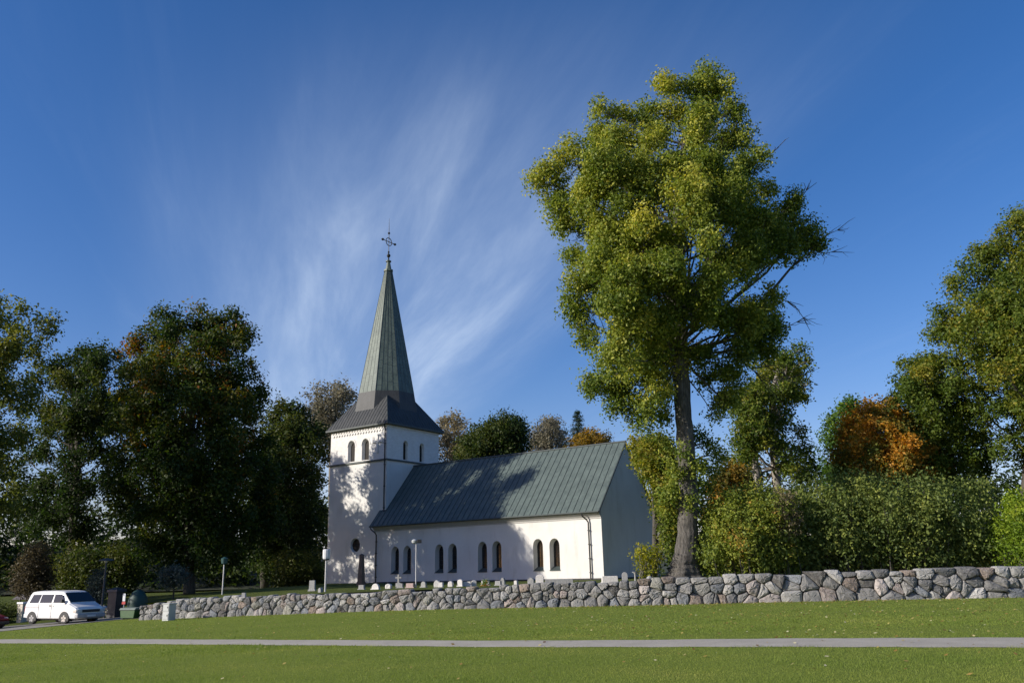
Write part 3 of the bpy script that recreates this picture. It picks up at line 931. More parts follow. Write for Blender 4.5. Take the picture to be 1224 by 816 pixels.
for k in range(4):
    ca_, sa_ = round(math.cos(k * math.pi / 2)), round(math.sin(k * math.pi / 2))
    def T4(x, y, h): return (ccx + x * ca_ - y * sa_, ccy + x * sa_ + y * ca_, h)
    Cw, Ce = (-E_, -E_, HE), (E_, -E_, HE)
    Bw, Be = (-bk, -ba, HB), (bk, -ba, HB)
    Aw, Ae = (-da, -da, HA), (da, -da, HA)
    mb.add([T4(*p) for p in (Cw, Ce, Be, Bw, Ae, Aw)], [(0, 1, 2, 3), (1, 4, 2), (0, 3, 5)])
    mb.add([T4(-E_, -E_, HE), T4(E_, -E_, HE), T4(E_, -E_, HE - .14), T4(-E_, -E_, HE - .14)], [(0, 1, 2, 3)], 1)
    L3 = lambda p, q, t: tuple(a + (b - a) * t for a, b in zip(p, q))
    for x in np.arange(-4.2, 4.21, .42):
        sg = 1 if x >= 0 else -1; ax = abs(x)
        pts = [(x, -E_, HE)]
        if ax <= bk: pts.append((x, -ba, HB))
        else:
            p = L3(Ce, Be, (E_ - ax) / (E_ - bk)); pts.append((x, p[1], p[2]))
            q = L3(Ce, Ae, (E_ - ax) / (E_ - da)) if ax >= da else L3(Be, Ae, (ax - bk) / (da - bk))
            pts.append((x, q[1], q[2]))
        mb.tube([T4(p[0], p[1] - .01, p[2] + .015) for p in pts], [.02] * len(pts), 4, 2)
    mb.tube([T4(*Ce), T4(*Ae)], [.035] * 2, 4, 2)
mb.add([(ccx - E_, ccy - E_, HE - .14), (ccx + E_, ccy - E_, HE - .14), (ccx + E_, ccy + E_, HE - .14), (ccx - E_, ccy + E_, HE - .14)], [(0, 1, 2, 3)], 1)
mb.build('spire_skirt', [M['skirt'], M['seam'], M['seam']], church)
mb = MB()
mb.lathe([(.04, 34.8), (.10, 35.0), (.05, 35.15), (.16, 35.28), (.22, 35.42), (.16, 35.58), (.05, 35.68), (.12, 35.85), (.04, 36.0), (.035, 38.6), (.012, 40.0)], 10, (ccx, ccy, 0))
rp = [(ccx, ccy + .46 * math.cos(t), 37.1 + .46 * math.sin(t)) for t in np.linspace(0, 2 * math.pi, 25)]
mb.tube(rp, [.045] * 25, 6)
mb.tube([(ccx, ccy - .98, 37.1), (ccx, ccy + .98, 37.1)], [.045] * 2, 6)
for dy in (-1, 1):
    mb.lathe([(.02, 36.95), (.13, 37.02), (.17, 37.1), (.13, 37.18), (.02, 37.25)], 8, (ccx, ccy + dy, 0))
mb.lathe([(.02, 38.0), (.11, 38.06), (.14, 38.15), (.11, 38.24), (.02, 38.3)], 8, (ccx, ccy, 0))
mb.build('ring_cross', M['darkmetal'], church)
# sacristy on the north side
mb = MB()
mb.box(-6, -.9, WN, WN + 2.35, -.6, 2.62)
sac = mb.build('sacristy', M['plaster'], church)
mb = MB(); mb.prism([(WN, 3.9), (WN + 2.6, 2.62), (WN + 2.6, 2.72), (WN, 4.0)], lambda v, h, d: (d, v, h), -6.1, -.8)
mb.build('lean_to_roof', M['roof'], sac)

# ------------------------------------------------------------------ trees and shrubs
def unit(v): return v / np.maximum(np.linalg.norm(v, axis=-1, keepdims=True), 1e-9)
def leaves(centres, radii, tints, n, size, seed, tuft=.22, per=14, up=.45, shell=.5, aspect=.55, squash=1.0, out=.75, hang=0.0):
    """n leaf faces spread in tufts through the clumps (centres, radii)"""
    r = np.random.default_rng(seed)
    centres = np.asarray(centres, float); radii = np.asarray(radii, float); tints = np.asarray(tints, float)
    w = radii ** 2; w /= w.sum()
    nt = max(len(centres), n // per)
    ci = r.choice(len(centres), nt, p=w)
    d = unit(r.normal(size=(nt, 3)))
    rr = radii[ci] * (shell + (1.08 - shell) * r.random(nt) ** .6)
    lump = 1 + .18 * np.sin(d[:, 0] * 5 + ci) * np.sin(d[:, 2] * 6 + ci * 1.7)
    off = d * (rr * lump)[:, None]; off[:, 2] *= squash
    tp = centres[ci] + off
    ttint = tints[ci] + r.normal(0, .13, nt)
    li = np.repeat(np.arange(nt), per)
    m = len(li)
    lp = tp[li] + r.normal(0, tuft, (m, 3))
    nrm = unit(unit(off)[li] * out + np.array([0, 0, up]) + r.normal(0, .62, (m, 3)))
    t = unit(np.cross(nrm, unit(r.normal(size=(m, 3)))))
    if hang: t = unit(t + np.array([0, 0, -hang])); nrm = unit(np.cross(t, np.cross(nrm, t)))
    b = np.cross(nrm, t)
    s = size * (.6 + .8 * r.random(m))
    u = t * s[:, None]; v = b * (s * aspect * .5)[:, None]
    bend = nrm * (s * .12)[:, None]
    V = np.stack([lp - u * .5, lp - v + bend, lp + u * .5, lp + v + bend], 1).reshape(-1, 3)
    tint = np.clip(ttint[li] + r.normal(0, .12, m), 0, 1)
    return V, np.repeat(tint, 4)
def seg_dist(p, poly):
    """signed distance (positive inside) of points to a closed outline"""
    p = np.asarray(p, float); a = np.asarray(poly, float); b = np.roll(a, -1, 0)
    ab = b - a
    ap = p[:, None] - a[None]
    t = np.clip((ap * ab).sum(-1) / (ab * ab).sum(-1), 0, 1)
    d = np.sqrt(((ap - ab * t[..., None]) ** 2).sum(-1)).min(1)
    c = ((a[None, :, 1] > p[:, 1:2]) != (b[None, :, 1] > p[:, 1:2])) & (p[:, 0:1] < (b - a)[None, :, 0] * (p[:, 1:2] - a[None, :, 1]) / np.where(ab[None, :, 1] == 0, 1e-9, ab[None, :, 1]) + a[None, :, 0])
    return np.where(c.sum(1) % 2 == 1, d, -d)
def crown(poly, Y, dh, n, rpx, seed, gaps=()):
    r = np.random.default_rng(seed)
    poly = np.asarray(poly, float); lo, hi = poly.min(0), poly.max(0)
    C, S = [], []
    tries = 0
    while len(C) < n and tries < 400:
        tries += 1
        q = lo + (hi - lo) * r.random((200, 2))
        sd = seg_dist(q, poly)
        rad_ = rpx[0] + (rpx[1] - rpx[0]) * r.random(200)
        ok = sd > rad_ * .72
        for gx, gy, gr in gaps: ok &= np.hypot(q[:, 0] - gx, q[:, 1] - gy) > gr + rad_ * .6
        q, sd, rad_ = q[ok], sd[ok], rad_[ok]
        if not len(q): rpx = (rpx[0] * .93, rpx[1] * .93); continue
        if C:
            dd = np.min(np.hypot(q[:, None, 0] - np.array(C)[None, :, 0], q[:, None, 1] - np.array(C)[None, :, 1]), 1)
            k = int(np.argmax(dd * (.7 + .3 * r.random(len(q)))))
        else: k = 0
        C.append((*q[k], rad_[k])); S.append(sd[k])
    mx = max(S)
    out = []
    for (px, py, rp), sd in zip(C, S):
        th_ = dh * math.sqrt(min(1, sd / mx)) * 1.0
        for side in ((-1, 1) if sd > .35 * mx else (0,)):
            dy = side * th_ * (.45 + .55 * r.random()) + (r.random() - .5) * .5 * dh * .4
            out.append((at(px, py, Y + dy), rp * mpp(Y + dy, px, py)))
    return out
def wood(mb, trunk, rads, clumps, seed, first=.35, twigs=5, thick=.35, nside=7, rise=.75, flute=False):
    r = np.random.default_rng(seed); rg = random.Random(seed)
    tr = np.asarray(trunk, float)
    # refined trunk
    fine, fr = [], []
    for i in range(len(tr) - 1):
        for k in range(6):
            t = k / 6; fine.append(tr[i] * (1 - t) + tr[i + 1] * t); fr.append(rads[i] * (1 - t) + rads[i + 1] * t)
    fine.append(tr[-1]); fr.append(rads[-1])
    fine = np.array(fine); fr = np.array(fr)
    z0_ = fine[0, 2]
    fine[1:-1, :2] += r.normal(0, .05, (len(fine) - 2, 2)) * fr[1:-1, None]
    if flute:
        n = 54; k0 = len(mb.v); ph = r.random(6) * 6.28
        th_ = np.arange(n) * 2 * math.pi / n
        for i, p in enumerate(fine):
            h_ = p[2] - z0_
            base = np.exp(-max(0, h_) / .55) * .30
            rr = fr[i] * (1 + base * (np.cos(5 * th_ + ph[0]) * .6 + np.cos(3 * th_ + ph[1]) * .4)
                          + .035 * np.abs(np.sin(8 * th_ + ph[2] + .5 * math.sin(h_ * .9))) + .03 * np.sin(13 * th_ + ph[3] + h_ * .35 + math.sin(h_ * 1.7))
                          + .05 * np.sin(2 * th_ + ph[4] + h_ * .4)) * (1 + .03 * math.sin(h_ * 2.3 + ph[5]))
            for a_, q_ in zip(th_, rr): mb.v.append((p[0] + q_ * math.cos(a_), p[1] + q_ * math.sin(a_), p[2]))
        for i in range(len(fine) - 1):
            for j in range(n):
                a_ = k0 + i * n + j; b_ = k0 + i * n + (j + 1) % n
                mb.f.append((a_, b_, b_ + n, a_ + n)); mb.m.append(0)
    else:
        mb.tube(fine, fr, 14, 0, True, .025, rg)
    z0 = fine[0, 2]; zt = fine[-1, 2]; zf = z0 + (zt - z0) * first
    for c, R in clumps:
        hd = np.hypot(*(c - fine[len(fine) // 2])[:2])
        za = np.clip(c[2] - hd * rise, zf, zt - .02)
        k = int(np.argmin(np.abs(fine[:, 2] - za)))
        a = fine[k]
        L = np.linalg.norm(c - a)
        if L < .4: continue
        p1 = a + (c - a) * .35 + np.array([0, 0, -.06 * L]) + r.normal(0, .05 * L, 3)
        p2 = a + (c - a) * .7 + r.normal(0, .05 * L, 3)
        ra = min(fr[k] * .6, thick * (.05 + .035 * L))
        mb.tube([a, p1, p2, c], [ra, ra * .72, ra * .45, ra * .2], nside - 2, 0, False)
        for t in range(twigs):
            d = unit(r.normal(size=3) + np.array([0, 0, .25]))
            e1 = c + d * R * (.7 + .35 * r.random()); s0 = p2 + (c - p2) * r.random()
            mid = (s0 + e1) / 2 + r.normal(0, .08 * R, 3)
            mb.tube([s0, mid, e1], [ra * .28, ra * .16, .006], 4, 0, False)
def tree(name, label, cat, Y, trunk_px, poly, dh, ncl, rpx, nleaf, lsize, leaf, barkm, group=None, seed=1, gaps=(), tint=.45, tvar=.16,
         first=.35, twigs=5, per=14, tuft=None, shell=.45, topt=0.0, leftt=0.0, extra=(), ground=None, hang=0.0, thick=.35, rise=.75, up=.45, aspect=.55, squash=1.0, crown_name='crown', sub=8, frac=(.30, .52), bare=(), more=(), flute=False):
    r = np.random.default_rng(seed + 100)
    pts = [at(px, py, Y) for px, py, w in trunk_px]
    rads = [w / 2 * mpp(Y, px, py) for px, py, w in trunk_px]
    gz = float(hc(pts[0][0], pts[0][1])) if ground is None else ground
    if pts[0][2] > gz + .05:
        pts.insert(0, np.array([pts[0][0], pts[0][1], gz])); rads.insert(0, rads[0] * 1.12)
    pts[0][2] = gz - .15
    root = thing(name, (pts[0][0], pts[0][1], gz), label, cat, group)
    main = crown(poly, Y, dh, ncl, rpx, seed, gaps) + [(at(a, b2, Y + d), rr * mpp(Y, a, b2)) for a, b2, rr, d in more]
    ext = [(at(a, b2, Y + d), rr * mpp(Y, a, b2)) for a, b2, rr, d in extra]
    cl = main + ext
    inv = Matrix.Translation((-pts[0][0], -pts[0][1], -gz))
    org = np.array([pts[0][0], pts[0][1], gz])
    loc = [(c - org, R) for c, R in cl]
    mb = MB()
    wood(mb, [p - org for p in pts], rads, loc[:len(main)], seed, first, twigs, thick, rise=rise, flute=flute)
    for c, q in loc[len(main):]:
        k = int(np.argmin([abs(p[2] - org[2] - c[2] + .4) for p in pts])); a = pts[k] - org
        k2 = min(k + 1, len(pts) - 1) if c[2] - .4 > a[2] else max(k - 1, 0); b2 = pts[k2] - org
        f_ = 0 if abs(b2[2] - a[2]) < .01 else np.clip((c[2] - .4 - a[2]) / (b2[2] - a[2]), 0, 1)
        a = a + (b2 - a) * f_
        for j in range(4):
            e1 = c + unit(r.normal(size=3)) * q * .8
            mb.tube([a, (a + e1) / 2 + np.array([0, 0, .1]), e1], [.04, .022, .006], 4, 0, False)
    for bl in bare:
        q = [at(a, b2, Y + .4) - org for a, b2 in bl]
        mb.tube(q, list(np.linspace(.04, .010, len(q))), 5, 0, False)
        for k in range(1, len(q)):
            for j in range(3):
                e1 = q[k] + r.normal(0, .35, 3) + (q[k] - q[k - 1]) * .5
                mb.tube([q[k] * .6 + q[k - 1] * .4, (q[k] + e1) / 2 + r.normal(0, .06, 3), e1], [.022, .013, .005], 4, 0, False)
    mb.build('trunk', barkm, root, smooth=True)
    C = np.array([c for c, R in loc]); R = np.array([q for c, q in loc])
    zz = (C[:, 2] - C[:, 2].min()) / max(np.ptp(C[:, 2]), .1); xx = (C[:, 0] - C[:, 0].min()) / max(np.ptp(C[:, 0]), .1)
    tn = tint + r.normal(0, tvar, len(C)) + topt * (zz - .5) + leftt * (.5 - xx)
    C, R, tn = lobes(C, R, tn, r, sub, frac)
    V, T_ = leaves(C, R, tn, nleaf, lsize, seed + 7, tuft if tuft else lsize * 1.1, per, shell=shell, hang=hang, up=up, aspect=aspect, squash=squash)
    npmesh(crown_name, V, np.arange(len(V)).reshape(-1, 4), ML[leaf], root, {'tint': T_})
    return root
def lobes(C, R, tn, r, k, frac=(.30, .50), reach=.70):
    """break every clump into k smaller ones round its outside"""
    mid = C.mean(0)
    C2, R2, T2 = [], [], []
    for c, q, t in zip(C, R, tn):
        o = unit(c - mid)
        for _ in range(k):
            d = unit(r.normal(size=3) + o * .45 + np.array([0, 0, .25]))
            f = r.uniform(*frac)
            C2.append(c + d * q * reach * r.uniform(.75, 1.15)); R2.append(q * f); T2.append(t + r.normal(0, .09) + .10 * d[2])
    return np.array(C2), np.array(R2), np.array(T2)
def shrub(name, label, cat, Y, poly, dh, ncl, rpx, nleaf, lsize, leaf, barkm, seed, group=None, nstem=9, tint=.45, tvar=.15, tuft=None, shell=.4, hang=0.0, ground=None, per=14, topt=.15, squash=1.0, gaps=(), stem_r=1.0):
    r = np.random.default_rng(seed + 5)
    cl = crown(poly, Y, dh, ncl, rpx, seed, gaps)
    C = np.array([c for c, _ in cl]); R = np.array([q for _, q in cl])
    bx, by = C[:, 0].mean(), C[:, 1].mean()
    gz = float(hc(bx, by)) if ground is None else ground
    root = thing(name, (bx, by, gz), label, cat, group)
    org = np.array([bx, by, gz]); L = C - org
    mb = MB(); rg = random.Random(seed)
    for k in r.choice(len(L), min(len(L), nstem), replace=False):
        c = L[k]; b0 = np.array([c[0] * .8 + r.normal(0, .1), c[1] * .8, -.1])
        m1 = (b0 + c) / 2 + r.normal(0, .08, 3)
        mb.tube([(0, 0, -.2), b0 + np.array([0, 0, -.05])], [.05 * stem_r, .05 * stem_r], 5, 0, False)
        mb.tube([b0, m1, c, c + np.array([r.normal(0, .1), 0, R[k] * .8])], [.045 * stem_r, .03 * stem_r, .018 * stem_r, .005], 5, 0, False)
        for q in range(4):
            d = unit(r.normal(size=3)); mb.tube([m1 * (1 - .25 * q) + c * .25 * q, c + d * R[k] * .9], [.014 * stem_r, .004], 4, 0, False)
    mb.build('stems', barkm, root, smooth=True)
    zz = (C[:, 2] - C[:, 2].min()) / max(np.ptp(C[:, 2]), .1)
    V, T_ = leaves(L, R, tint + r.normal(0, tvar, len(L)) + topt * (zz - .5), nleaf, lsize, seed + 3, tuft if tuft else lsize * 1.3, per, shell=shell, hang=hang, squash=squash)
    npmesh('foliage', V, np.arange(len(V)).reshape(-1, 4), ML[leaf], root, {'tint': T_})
    return root

BIG = [(840, 70), (866, 88), (880, 108), (897, 130), (905, 151), (899, 172), (918, 184), (925, 204), (942, 224), (955, 244), (960, 262), (992, 274), (992, 290), (972, 314), (945, 335), (936, 356), (936, 374), (938, 398), (922, 432), (900, 446), (886, 470), (868, 500), (850, 505), (846, 470), (836, 440), (822, 425), (812, 450), (808, 480), (800, 516), (781, 514), (752, 516), (730, 508), (724, 482), (698, 468), (680, 455), (682, 425), (690, 402), (672, 386), (662, 366), (672, 345), (676, 325), (672, 303), (659, 288), (667, 271), (648, 259), (636, 241), (634, 205), (649, 182), (657, 166), (666, 150), (679, 165), (693, 158), (698, 133), (713, 128), (724, 114), (736, 120), (752, 133), (767, 123), (781, 108), (776, 90), (789, 81), (801, 90), (818, 88)]
tree('ash_tree', 'tall ash tree with thick grey trunk and yellow green crown right of the church', 'tree', 42,
     [(817, 692, 50), (817.5, 686, 39), (819, 676, 31), (820.5, 660, 26), (822, 635, 22.5), (823, 600, 21), (820, 545, 20), (816, 480, 19.5), (813, 420, 18), (812, 350, 14), (808, 280, 10), (812, 200, 7), (830, 120, 3)],
     BIG, 5.2, 88, (15, 31), 290000, .16, 'ash', M['bark_ash'], seed=3, tint=.43, tvar=.12, topt=.08, leftt=.22, first=.45, twigs=7, thick=.36,
     gaps=[(828, 318, 12), (880, 350, 12), (845, 400, 13), (905, 335, 9), (862, 300, 8), (800, 250, 7), (858, 440, 8)], shell=.45, tuft=.19, per=16, sub=11, frac=(.34, .60),
     flute=True, more=[(900, 402, 20, 1), (880, 424, 19, -1), (914, 416, 15, .5), (866, 442, 16, 0), (862, 474, 13, .5), (854, 496, 9, 0), (906, 368, 18, -1), (928, 382, 13, 1), (880, 384, 17, 2), (846, 452, 12, 1), (742, 488, 18, 0), (770, 498, 18, -.5), (794, 498, 13, .3), (714, 462, 15, 0), (790, 470, 16, -1), (752, 460, 18, .5)],
     bare=[[(930, 300), (968, 296), (990, 280), (1008, 272)], [(968, 296), (985, 303), (1000, 300)], [(925, 352), (950, 365), (966, 388)], [(890, 200), (915, 190), (931, 176)], [(940, 240), (958, 236), (968, 222)], [(900, 440), (925, 436), (940, 450)], [(880, 425), (915, 455), (948, 452)], [(905, 380), (938, 392), (962, 380)]],
     extra=[(806, 560, 11, -.6), (800, 588, 13, -.4), (795, 606, 11, .2), (832, 560, 11, -.5), (840, 585, 12, .3), (846, 560, 10, .5), (812, 540, 10, -.8), (850, 530, 9, .4), (828, 600, 8, -.9), (836, 520, 10, .6), (858, 545, 9, .8), (800, 532, 10, .5), (844, 610, 8, .2)])

# left-hand group, in front of and beside the tower
tree('willow_tree', 'feathery yellow green tree at the far left edge of the picture', 'tree', 63, [(-34, 700, 26), (-30, 560, 20), (-20, 440, 9), (-5, 380, 4)],
     [(-95, 360), (-50, 345), (0, 352), (30, 356), (58, 376), (68, 398), (62, 428), (42, 446), (52, 480), (40, 520), (30, 590), (10, 650), (-50, 670), (-100, 640)],
     6, 46, (15, 26), 42000, .27, 'willow', M['bark_dark'], seed=11, tint=.45, topt=.5, twigs=5, hang=.5, gaps=[(28, 447, 12), (12, 500, 9)], first=.3)
tree('linden_tree', 'dark open crowned tree with sky gaps behind the white van', 'tree', 82, [(84, 705, 9), (86, 640, 8), (92, 570, 7.5), (93, 520, 6), (92, 440, 3)],
     [(22, 470), (45, 432), (85, 418), (120, 415), (152, 430), (166, 470), (160, 560), (152, 630), (104, 655), (60, 645), (30, 640), (14, 560)],
     5.5, 50, (12, 20), 46000, .30, 'dark', M['bark_dark'], seed=12, tint=.35, topt=.35, gaps=[(64, 474, 11), (110, 560, 9), (122, 612, 12), (60, 560, 9), (45, 505, 8), (130, 590, 9)], first=.35)
tree('maple_tree', 'large dark maple with touches of orange standing left of the church tower', 'tree', 72, [(226, 712, 14), (226, 660, 13), (228, 560, 11), (230, 450, 7), (232, 390, 3)],
     [(135, 432), (154, 412), (160, 390), (180, 374), (210, 370), (236, 361), (265, 362), (286, 374), (301, 386), (302, 420), (316, 450), (326, 466), (322, 500), (330, 560), (335, 610), (325, 660), (280, 682), (200, 682), (152, 655), (130, 600), (124, 520), (130, 460)],
     7, 92, (15, 25), 120000, .28, 'maple', M['bark_dark'], seed=13, tint=.42, topt=.34, tvar=.14, first=.28,
     extra=[(190, 520, 9, -6.5), (185, 545, 8, -6.2)])
tree('oak_tree', 'dense dark tree close to the left side of the church tower', 'tree', 99, [(316, 712, 11), (316, 640, 9), (330, 560, 7), (345, 500, 3)],
     [(318, 486), (334, 480), (356, 486), (388, 502), (391, 560), (391, 664), (360, 688), (320, 690), (292, 680), (296, 560)],
     6, 54, (13, 21), 60000, .34, 'dark', M['bark_dark'], seed=14, tint=.36, topt=.35, first=.25)
tree('bare_birch', 'thinning grey brown tree showing above the oak behind the tower', 'tree', 116, [(395, 690, 8), (396, 560, 6), (395, 480, 3)],
     [(356, 470), (380, 460), (408, 458), (428, 460), (430, 476), (408, 520), (394, 570), (366, 520)], 5, 26, (10, 16), 9000, .38, 'grey', M['twig'], seed=15, tint=.4, twigs=10, first=.3)
tree('linden_tree', 'added unseen tree beyond the left edge put in to shade the gate', 'tree', 53.2, [(-112, 735, 16), (-112, 620, 13), (-112, 500, 8), (-112, 400, 4)],  # out of view, added only to throw shade on the gate area
     [(-190, 640), (-195, 520), (-175, 420), (-112, 370), (-50, 420), (-34, 520), (-40, 640), (-112, 670)], 4, 46, (18, 28), 26000, .28, 'dark', M['bark_dark'], seed=10, tint=.4, first=.25, ground=-1.0)
# trees beyond the church
tree('birch_tree', 'pale yellow birch behind the church just right of the tower', 'tree', 122, [(540, 690, 6), (541, 560, 5), (543, 510, 2)],
     [(516, 520), (526, 496), (542, 490), (560, 500), (574, 524), (570, 562), (514, 562)], 5, 24, (9, 14), 7000, .36, 'birch', M['twig'], seed=16, twigs=10, tint=.45, first=.3)
tree('yew_tree', 'round dark green tree rising behind the ridge of the church roof', 'tree', 108, [(592, 690, 12), (592, 560, 9), (592, 520, 4)],
     [(545, 556), (547, 530), (560, 515), (584, 505), (600, 494), (620, 499), (632, 510), (634, 540), (610, 556)], 5, 36, (11, 17), 24000, .32, 'dark', M['bark_dark'], seed=17, tint=.42, topt=.3, leftt=.5, first=.4)
tree('bare_linden', 'nearly leafless grey tree behind the middle of the church roof', 'tree', 132, [(652, 690, 7), (652, 560, 6), (653, 515, 3)],
     [(628, 546), (631, 512), (650, 499), (670, 502), (680, 530), (676, 546)], 5, 24, (9, 14), 6500, .36, 'grey', M['twig'], seed=18, twigs=12, tint=.4, first=.4)
tree('rowan_tree', 'small rust coloured tree in front of the spruce behind the roof', 'tree', 106, [(705, 690, 7), (705, 560, 6), (706, 530, 3)],
     [(676, 545), (684, 525), (700, 515), (718, 512), (728, 525), (728, 538), (710, 548)], 4, 18, (9, 13), 6500, .32, 'rust', M['bark_dark'], seed=19, tint=.5, first=.4)
def spruce(px, ptop, pbase, Y, wpx, seed, label):
    top = at(px, ptop, Y); gz = float(hc(top[0], top[1])); h = top[2] - gz
    root = thing('spruce_tree', (top[0], top[1], gz), label, 'tree')
    mb = MB(); mb.tube([(0, 0, -.2), (0, 0, h * .6), (0, 0, h)], [.35, .2, .02], 8)
    r = np.random.default_rng(seed); C, R = [], []
    wm_ = wpx * mpp(Y) / 2
    hvis = (pbase - ptop) * mpp(Y)
    for k in range(26):
        z = h - .3 - (h * .85) * (k / 26) ** 1.15
        rr = min(1.6 * wm_, wm_ * ((h - z) / hvis) ** .85)
        for j in range(9):
            a = j * 2.4 * .7 + k * 1.9 + r.random() * .4
            L = rr * (.75 + .4 * r.random())
            e1 = np.array([math.cos(a) * L, math.sin(a) * L, z - .22 * L])
            mb.tube([(0, 0, z), tuple(e1 * .5 + np.array([0, 0, (z + z) / 2 - e1[2] * .5 - .0])) if False else (e1[0] * .5, e1[1] * .5, z - .16 * L), tuple(e1)], [.05, .03, .008], 4, 0, False)
            for t in np.linspace(.25, 1, 4):
                C.append((e1[0] * t, e1[1] * t, z - .22 * L * t)); R.append(.22 + .14 * L * (1.1 - t))
    mb.build('trunk', M['bark_dark'], root, smooth=True)
    V, T_ = leaves(C, R, .4 + r.normal(0, .15, len(C)), 26000, .26, seed, .16, 10, squash=.55, aspect=.3, hang=.3)
    npmesh('crown', V, np.arange(len(V)).reshape(-1, 4), ML['spruce'], root, {'tint': T_})
spruce(690, 491, 530, 126, 40, 23, 'dark blue green spruce poking up behind the east end of the roof')
# right-hand side
tree('maple_sapling', 'yellow green young tree between the church gable and the ash', 'tree', 60, [(783, 694, 8), (783, 620, 6), (780, 550, 3)],
     [(750, 540), (764, 522), (800, 522), (814, 560), (818, 640), (812, 676), (796, 676), (787, 620), (772, 575)], 3.5, 40, (10, 16), 26000, .22, 'right', M['bark_dark'], seed=21, tint=.55, topt=.35, first=.15)
tree('rowan_tree', 'low rust and green tree right behind the ash trunk above the hedge', 'tree', 58, [(868, 690, 6), (868, 620, 5), (872, 560, 3)],
     [(846, 600), (850, 570), (862, 552), (885, 556), (898, 572), (896, 600), (870, 640), (848, 640)], 3, 24, (9, 14), 12000, .22, 'rust', M['bark_dark'], seed=22, tint=.35, first=.2, tvar=.25)
tree('poplar_tree', 'tall loose crowned tree with two pale stems behind the hedge', 'tree', 66, [(932, 690, 13), (930, 600, 11), (925, 540, 9), (922, 470, 6), (938, 420, 3)],
     [(876, 480), (884, 450), (898, 430), (918, 414), (946, 404), (966, 415), (976, 440), (972, 474), (954, 500), (974, 530), (978, 560), (965, 600), (890, 604), (868, 560), (866, 510)],
     4.5, 46, (10, 17), 26000, .24, 'right', M['bark_pale'], seed=24, tint=.35, first=.45, twigs=8, gaps=[(940, 520, 6), (890, 510, 8), (932, 575, 13), (909, 570, 13), (926, 548, 7), (905, 545, 7)], thick=.5)
tree('poplar_tree', 'leaning second pale stem with thin crown beside the poplar', 'tree', 64, [(912, 690, 11), (908, 600, 10), (902, 545, 8), (895, 480, 4)],
     [(876, 500), (885, 470), (900, 450), (915, 470), (918, 520), (900, 545), (878, 535)], 3, 14, (9, 14), 6500, .24, 'right', M['bark_pale'], seed=25, tint=.4, first=.5, twigs=8, thick=.5)
tree('maple_tree', 'green maple directly left of the orange maple above the hedge', 'tree', 80, [(1010, 690, 9), (1008, 600, 7), (1005, 520, 3)],
     [(984, 505), (1000, 482), (1030, 482), (1050, 500), (1052, 590), (980, 600), (976, 550)], 4, 28, (11, 17), 16000, .28, 'green', M['bark_dark'], seed=26, tint=.3, topt=.3)
tree('maple_tree', 'orange autumn maple glowing above the hedge', 'tree', 68, [(1060, 690, 9), (1056, 600, 7), (1050, 520, 3)],
     [(1004, 508), (1024, 484), (1058, 477), (1082, 490), (1106, 512), (1128, 538), (1130, 590), (1006, 600), (992, 550)], 4, 44, (10, 16), 36000, .25, 'orange', M['bark_dark'], seed=27, tint=.42, tvar=.24, leftt=.1, topt=.35)
tree('linden_tree', 'dark green tree leaning against the big tree on the right', 'tree', 70, [(1140, 690, 11), (1135, 600, 9), (1120, 520, 5), (1105, 450, 3)],
     [(1062, 472), (1075, 426), (1100, 418), (1126, 430), (1160, 462), (1188, 520), (1186, 590), (1090, 600), (1072, 550), (1062, 510)], 4.5, 50, (12, 19), 44000, .25, 'right', M['bark_dark'], seed=28, tint=.22, topt=.2, gaps=[(1196, 572, 8)])
tree('linden_tree', 'huge yellow green tree filling the right edge of the picture', 'tree', 66, [(1232, 690, 24), (1230, 600, 19), (1235, 500, 14), (1240, 380, 8), (1245, 290, 4)],
     [(1250, 232), (1224, 243), (1204, 262), (1190, 290), (1160, 295), (1145, 320), (1131, 345), (1101, 362), (1098, 386), (1112, 400), (1106, 425), (1128, 470), (1165, 515), (1180, 550), (1230, 575), (1330, 590), (1400, 500), (1400, 330), (1330, 250)],
     8, 125, (15, 26), 175000, .25, 'right', M['bark_dark'], seed=29, tint=.34, topt=.15, tvar=.13, twigs=6, first=.3, gaps=[(1206, 568, 10), (1192, 575, 8)])
# hedge along the wall
shrub('lilac_hedge', 'tall dark green hedge of heart shaped leaves along the wall', 'hedge', 43,
      [(935, 588), (960, 572), (1000, 568), (1050, 571), (1100, 569), (1150, 573), (1190, 580), (1196, 640), (1190, 684), (1060, 690), (920, 694), (916, 640)],
      1.7, 96, (12, 20), 68000, .155, 'hedge', M['bark_dark'], 31, nstem=60, tint=.38, tvar=.14, hang=.55, topt=.1, squash=1.25)
shrub('privet_shrub', 'lighter green hedge end with reddish lower leaves next to the ash trunk', 'shrub', 42,
      [(833, 640), (842, 604), (862, 590), (885, 580), (905, 577), (928, 584), (950, 592), (962, 640), (958, 692), (880, 696), (836, 692), (830, 665)],
      1.6, 54, (11, 18), 40000, .14, 'hedge2', M['bark_dark'], 32, nstem=30, tint=.42, tvar=.12, topt=.1, hang=.3)
shrub('dry_shrub', 'patch of dry brown leaves in the middle of the hedge', 'shrub', 41.15,
      [(926, 594), (940, 586), (953, 594), (955, 620), (948, 646), (934, 644), (925, 622)], .35, 14, (6, 9), 3000, .11, 'birch', M['twig'], 33, nstem=4, tint=.4, stem_r=.3)
shrub('snowberry_shrub', 'bright light green bush at the right end of the hedge', 'shrub', 41.5,
      [(1184, 682), (1187, 630), (1196, 600), (1224, 578), (1270, 572), (1310, 590), (1310, 682)], 1.6, 34, (11, 18), 26000, .13, 'bright', M['bark_dark'], 34, nstem=24, tint=.42, topt=.2)
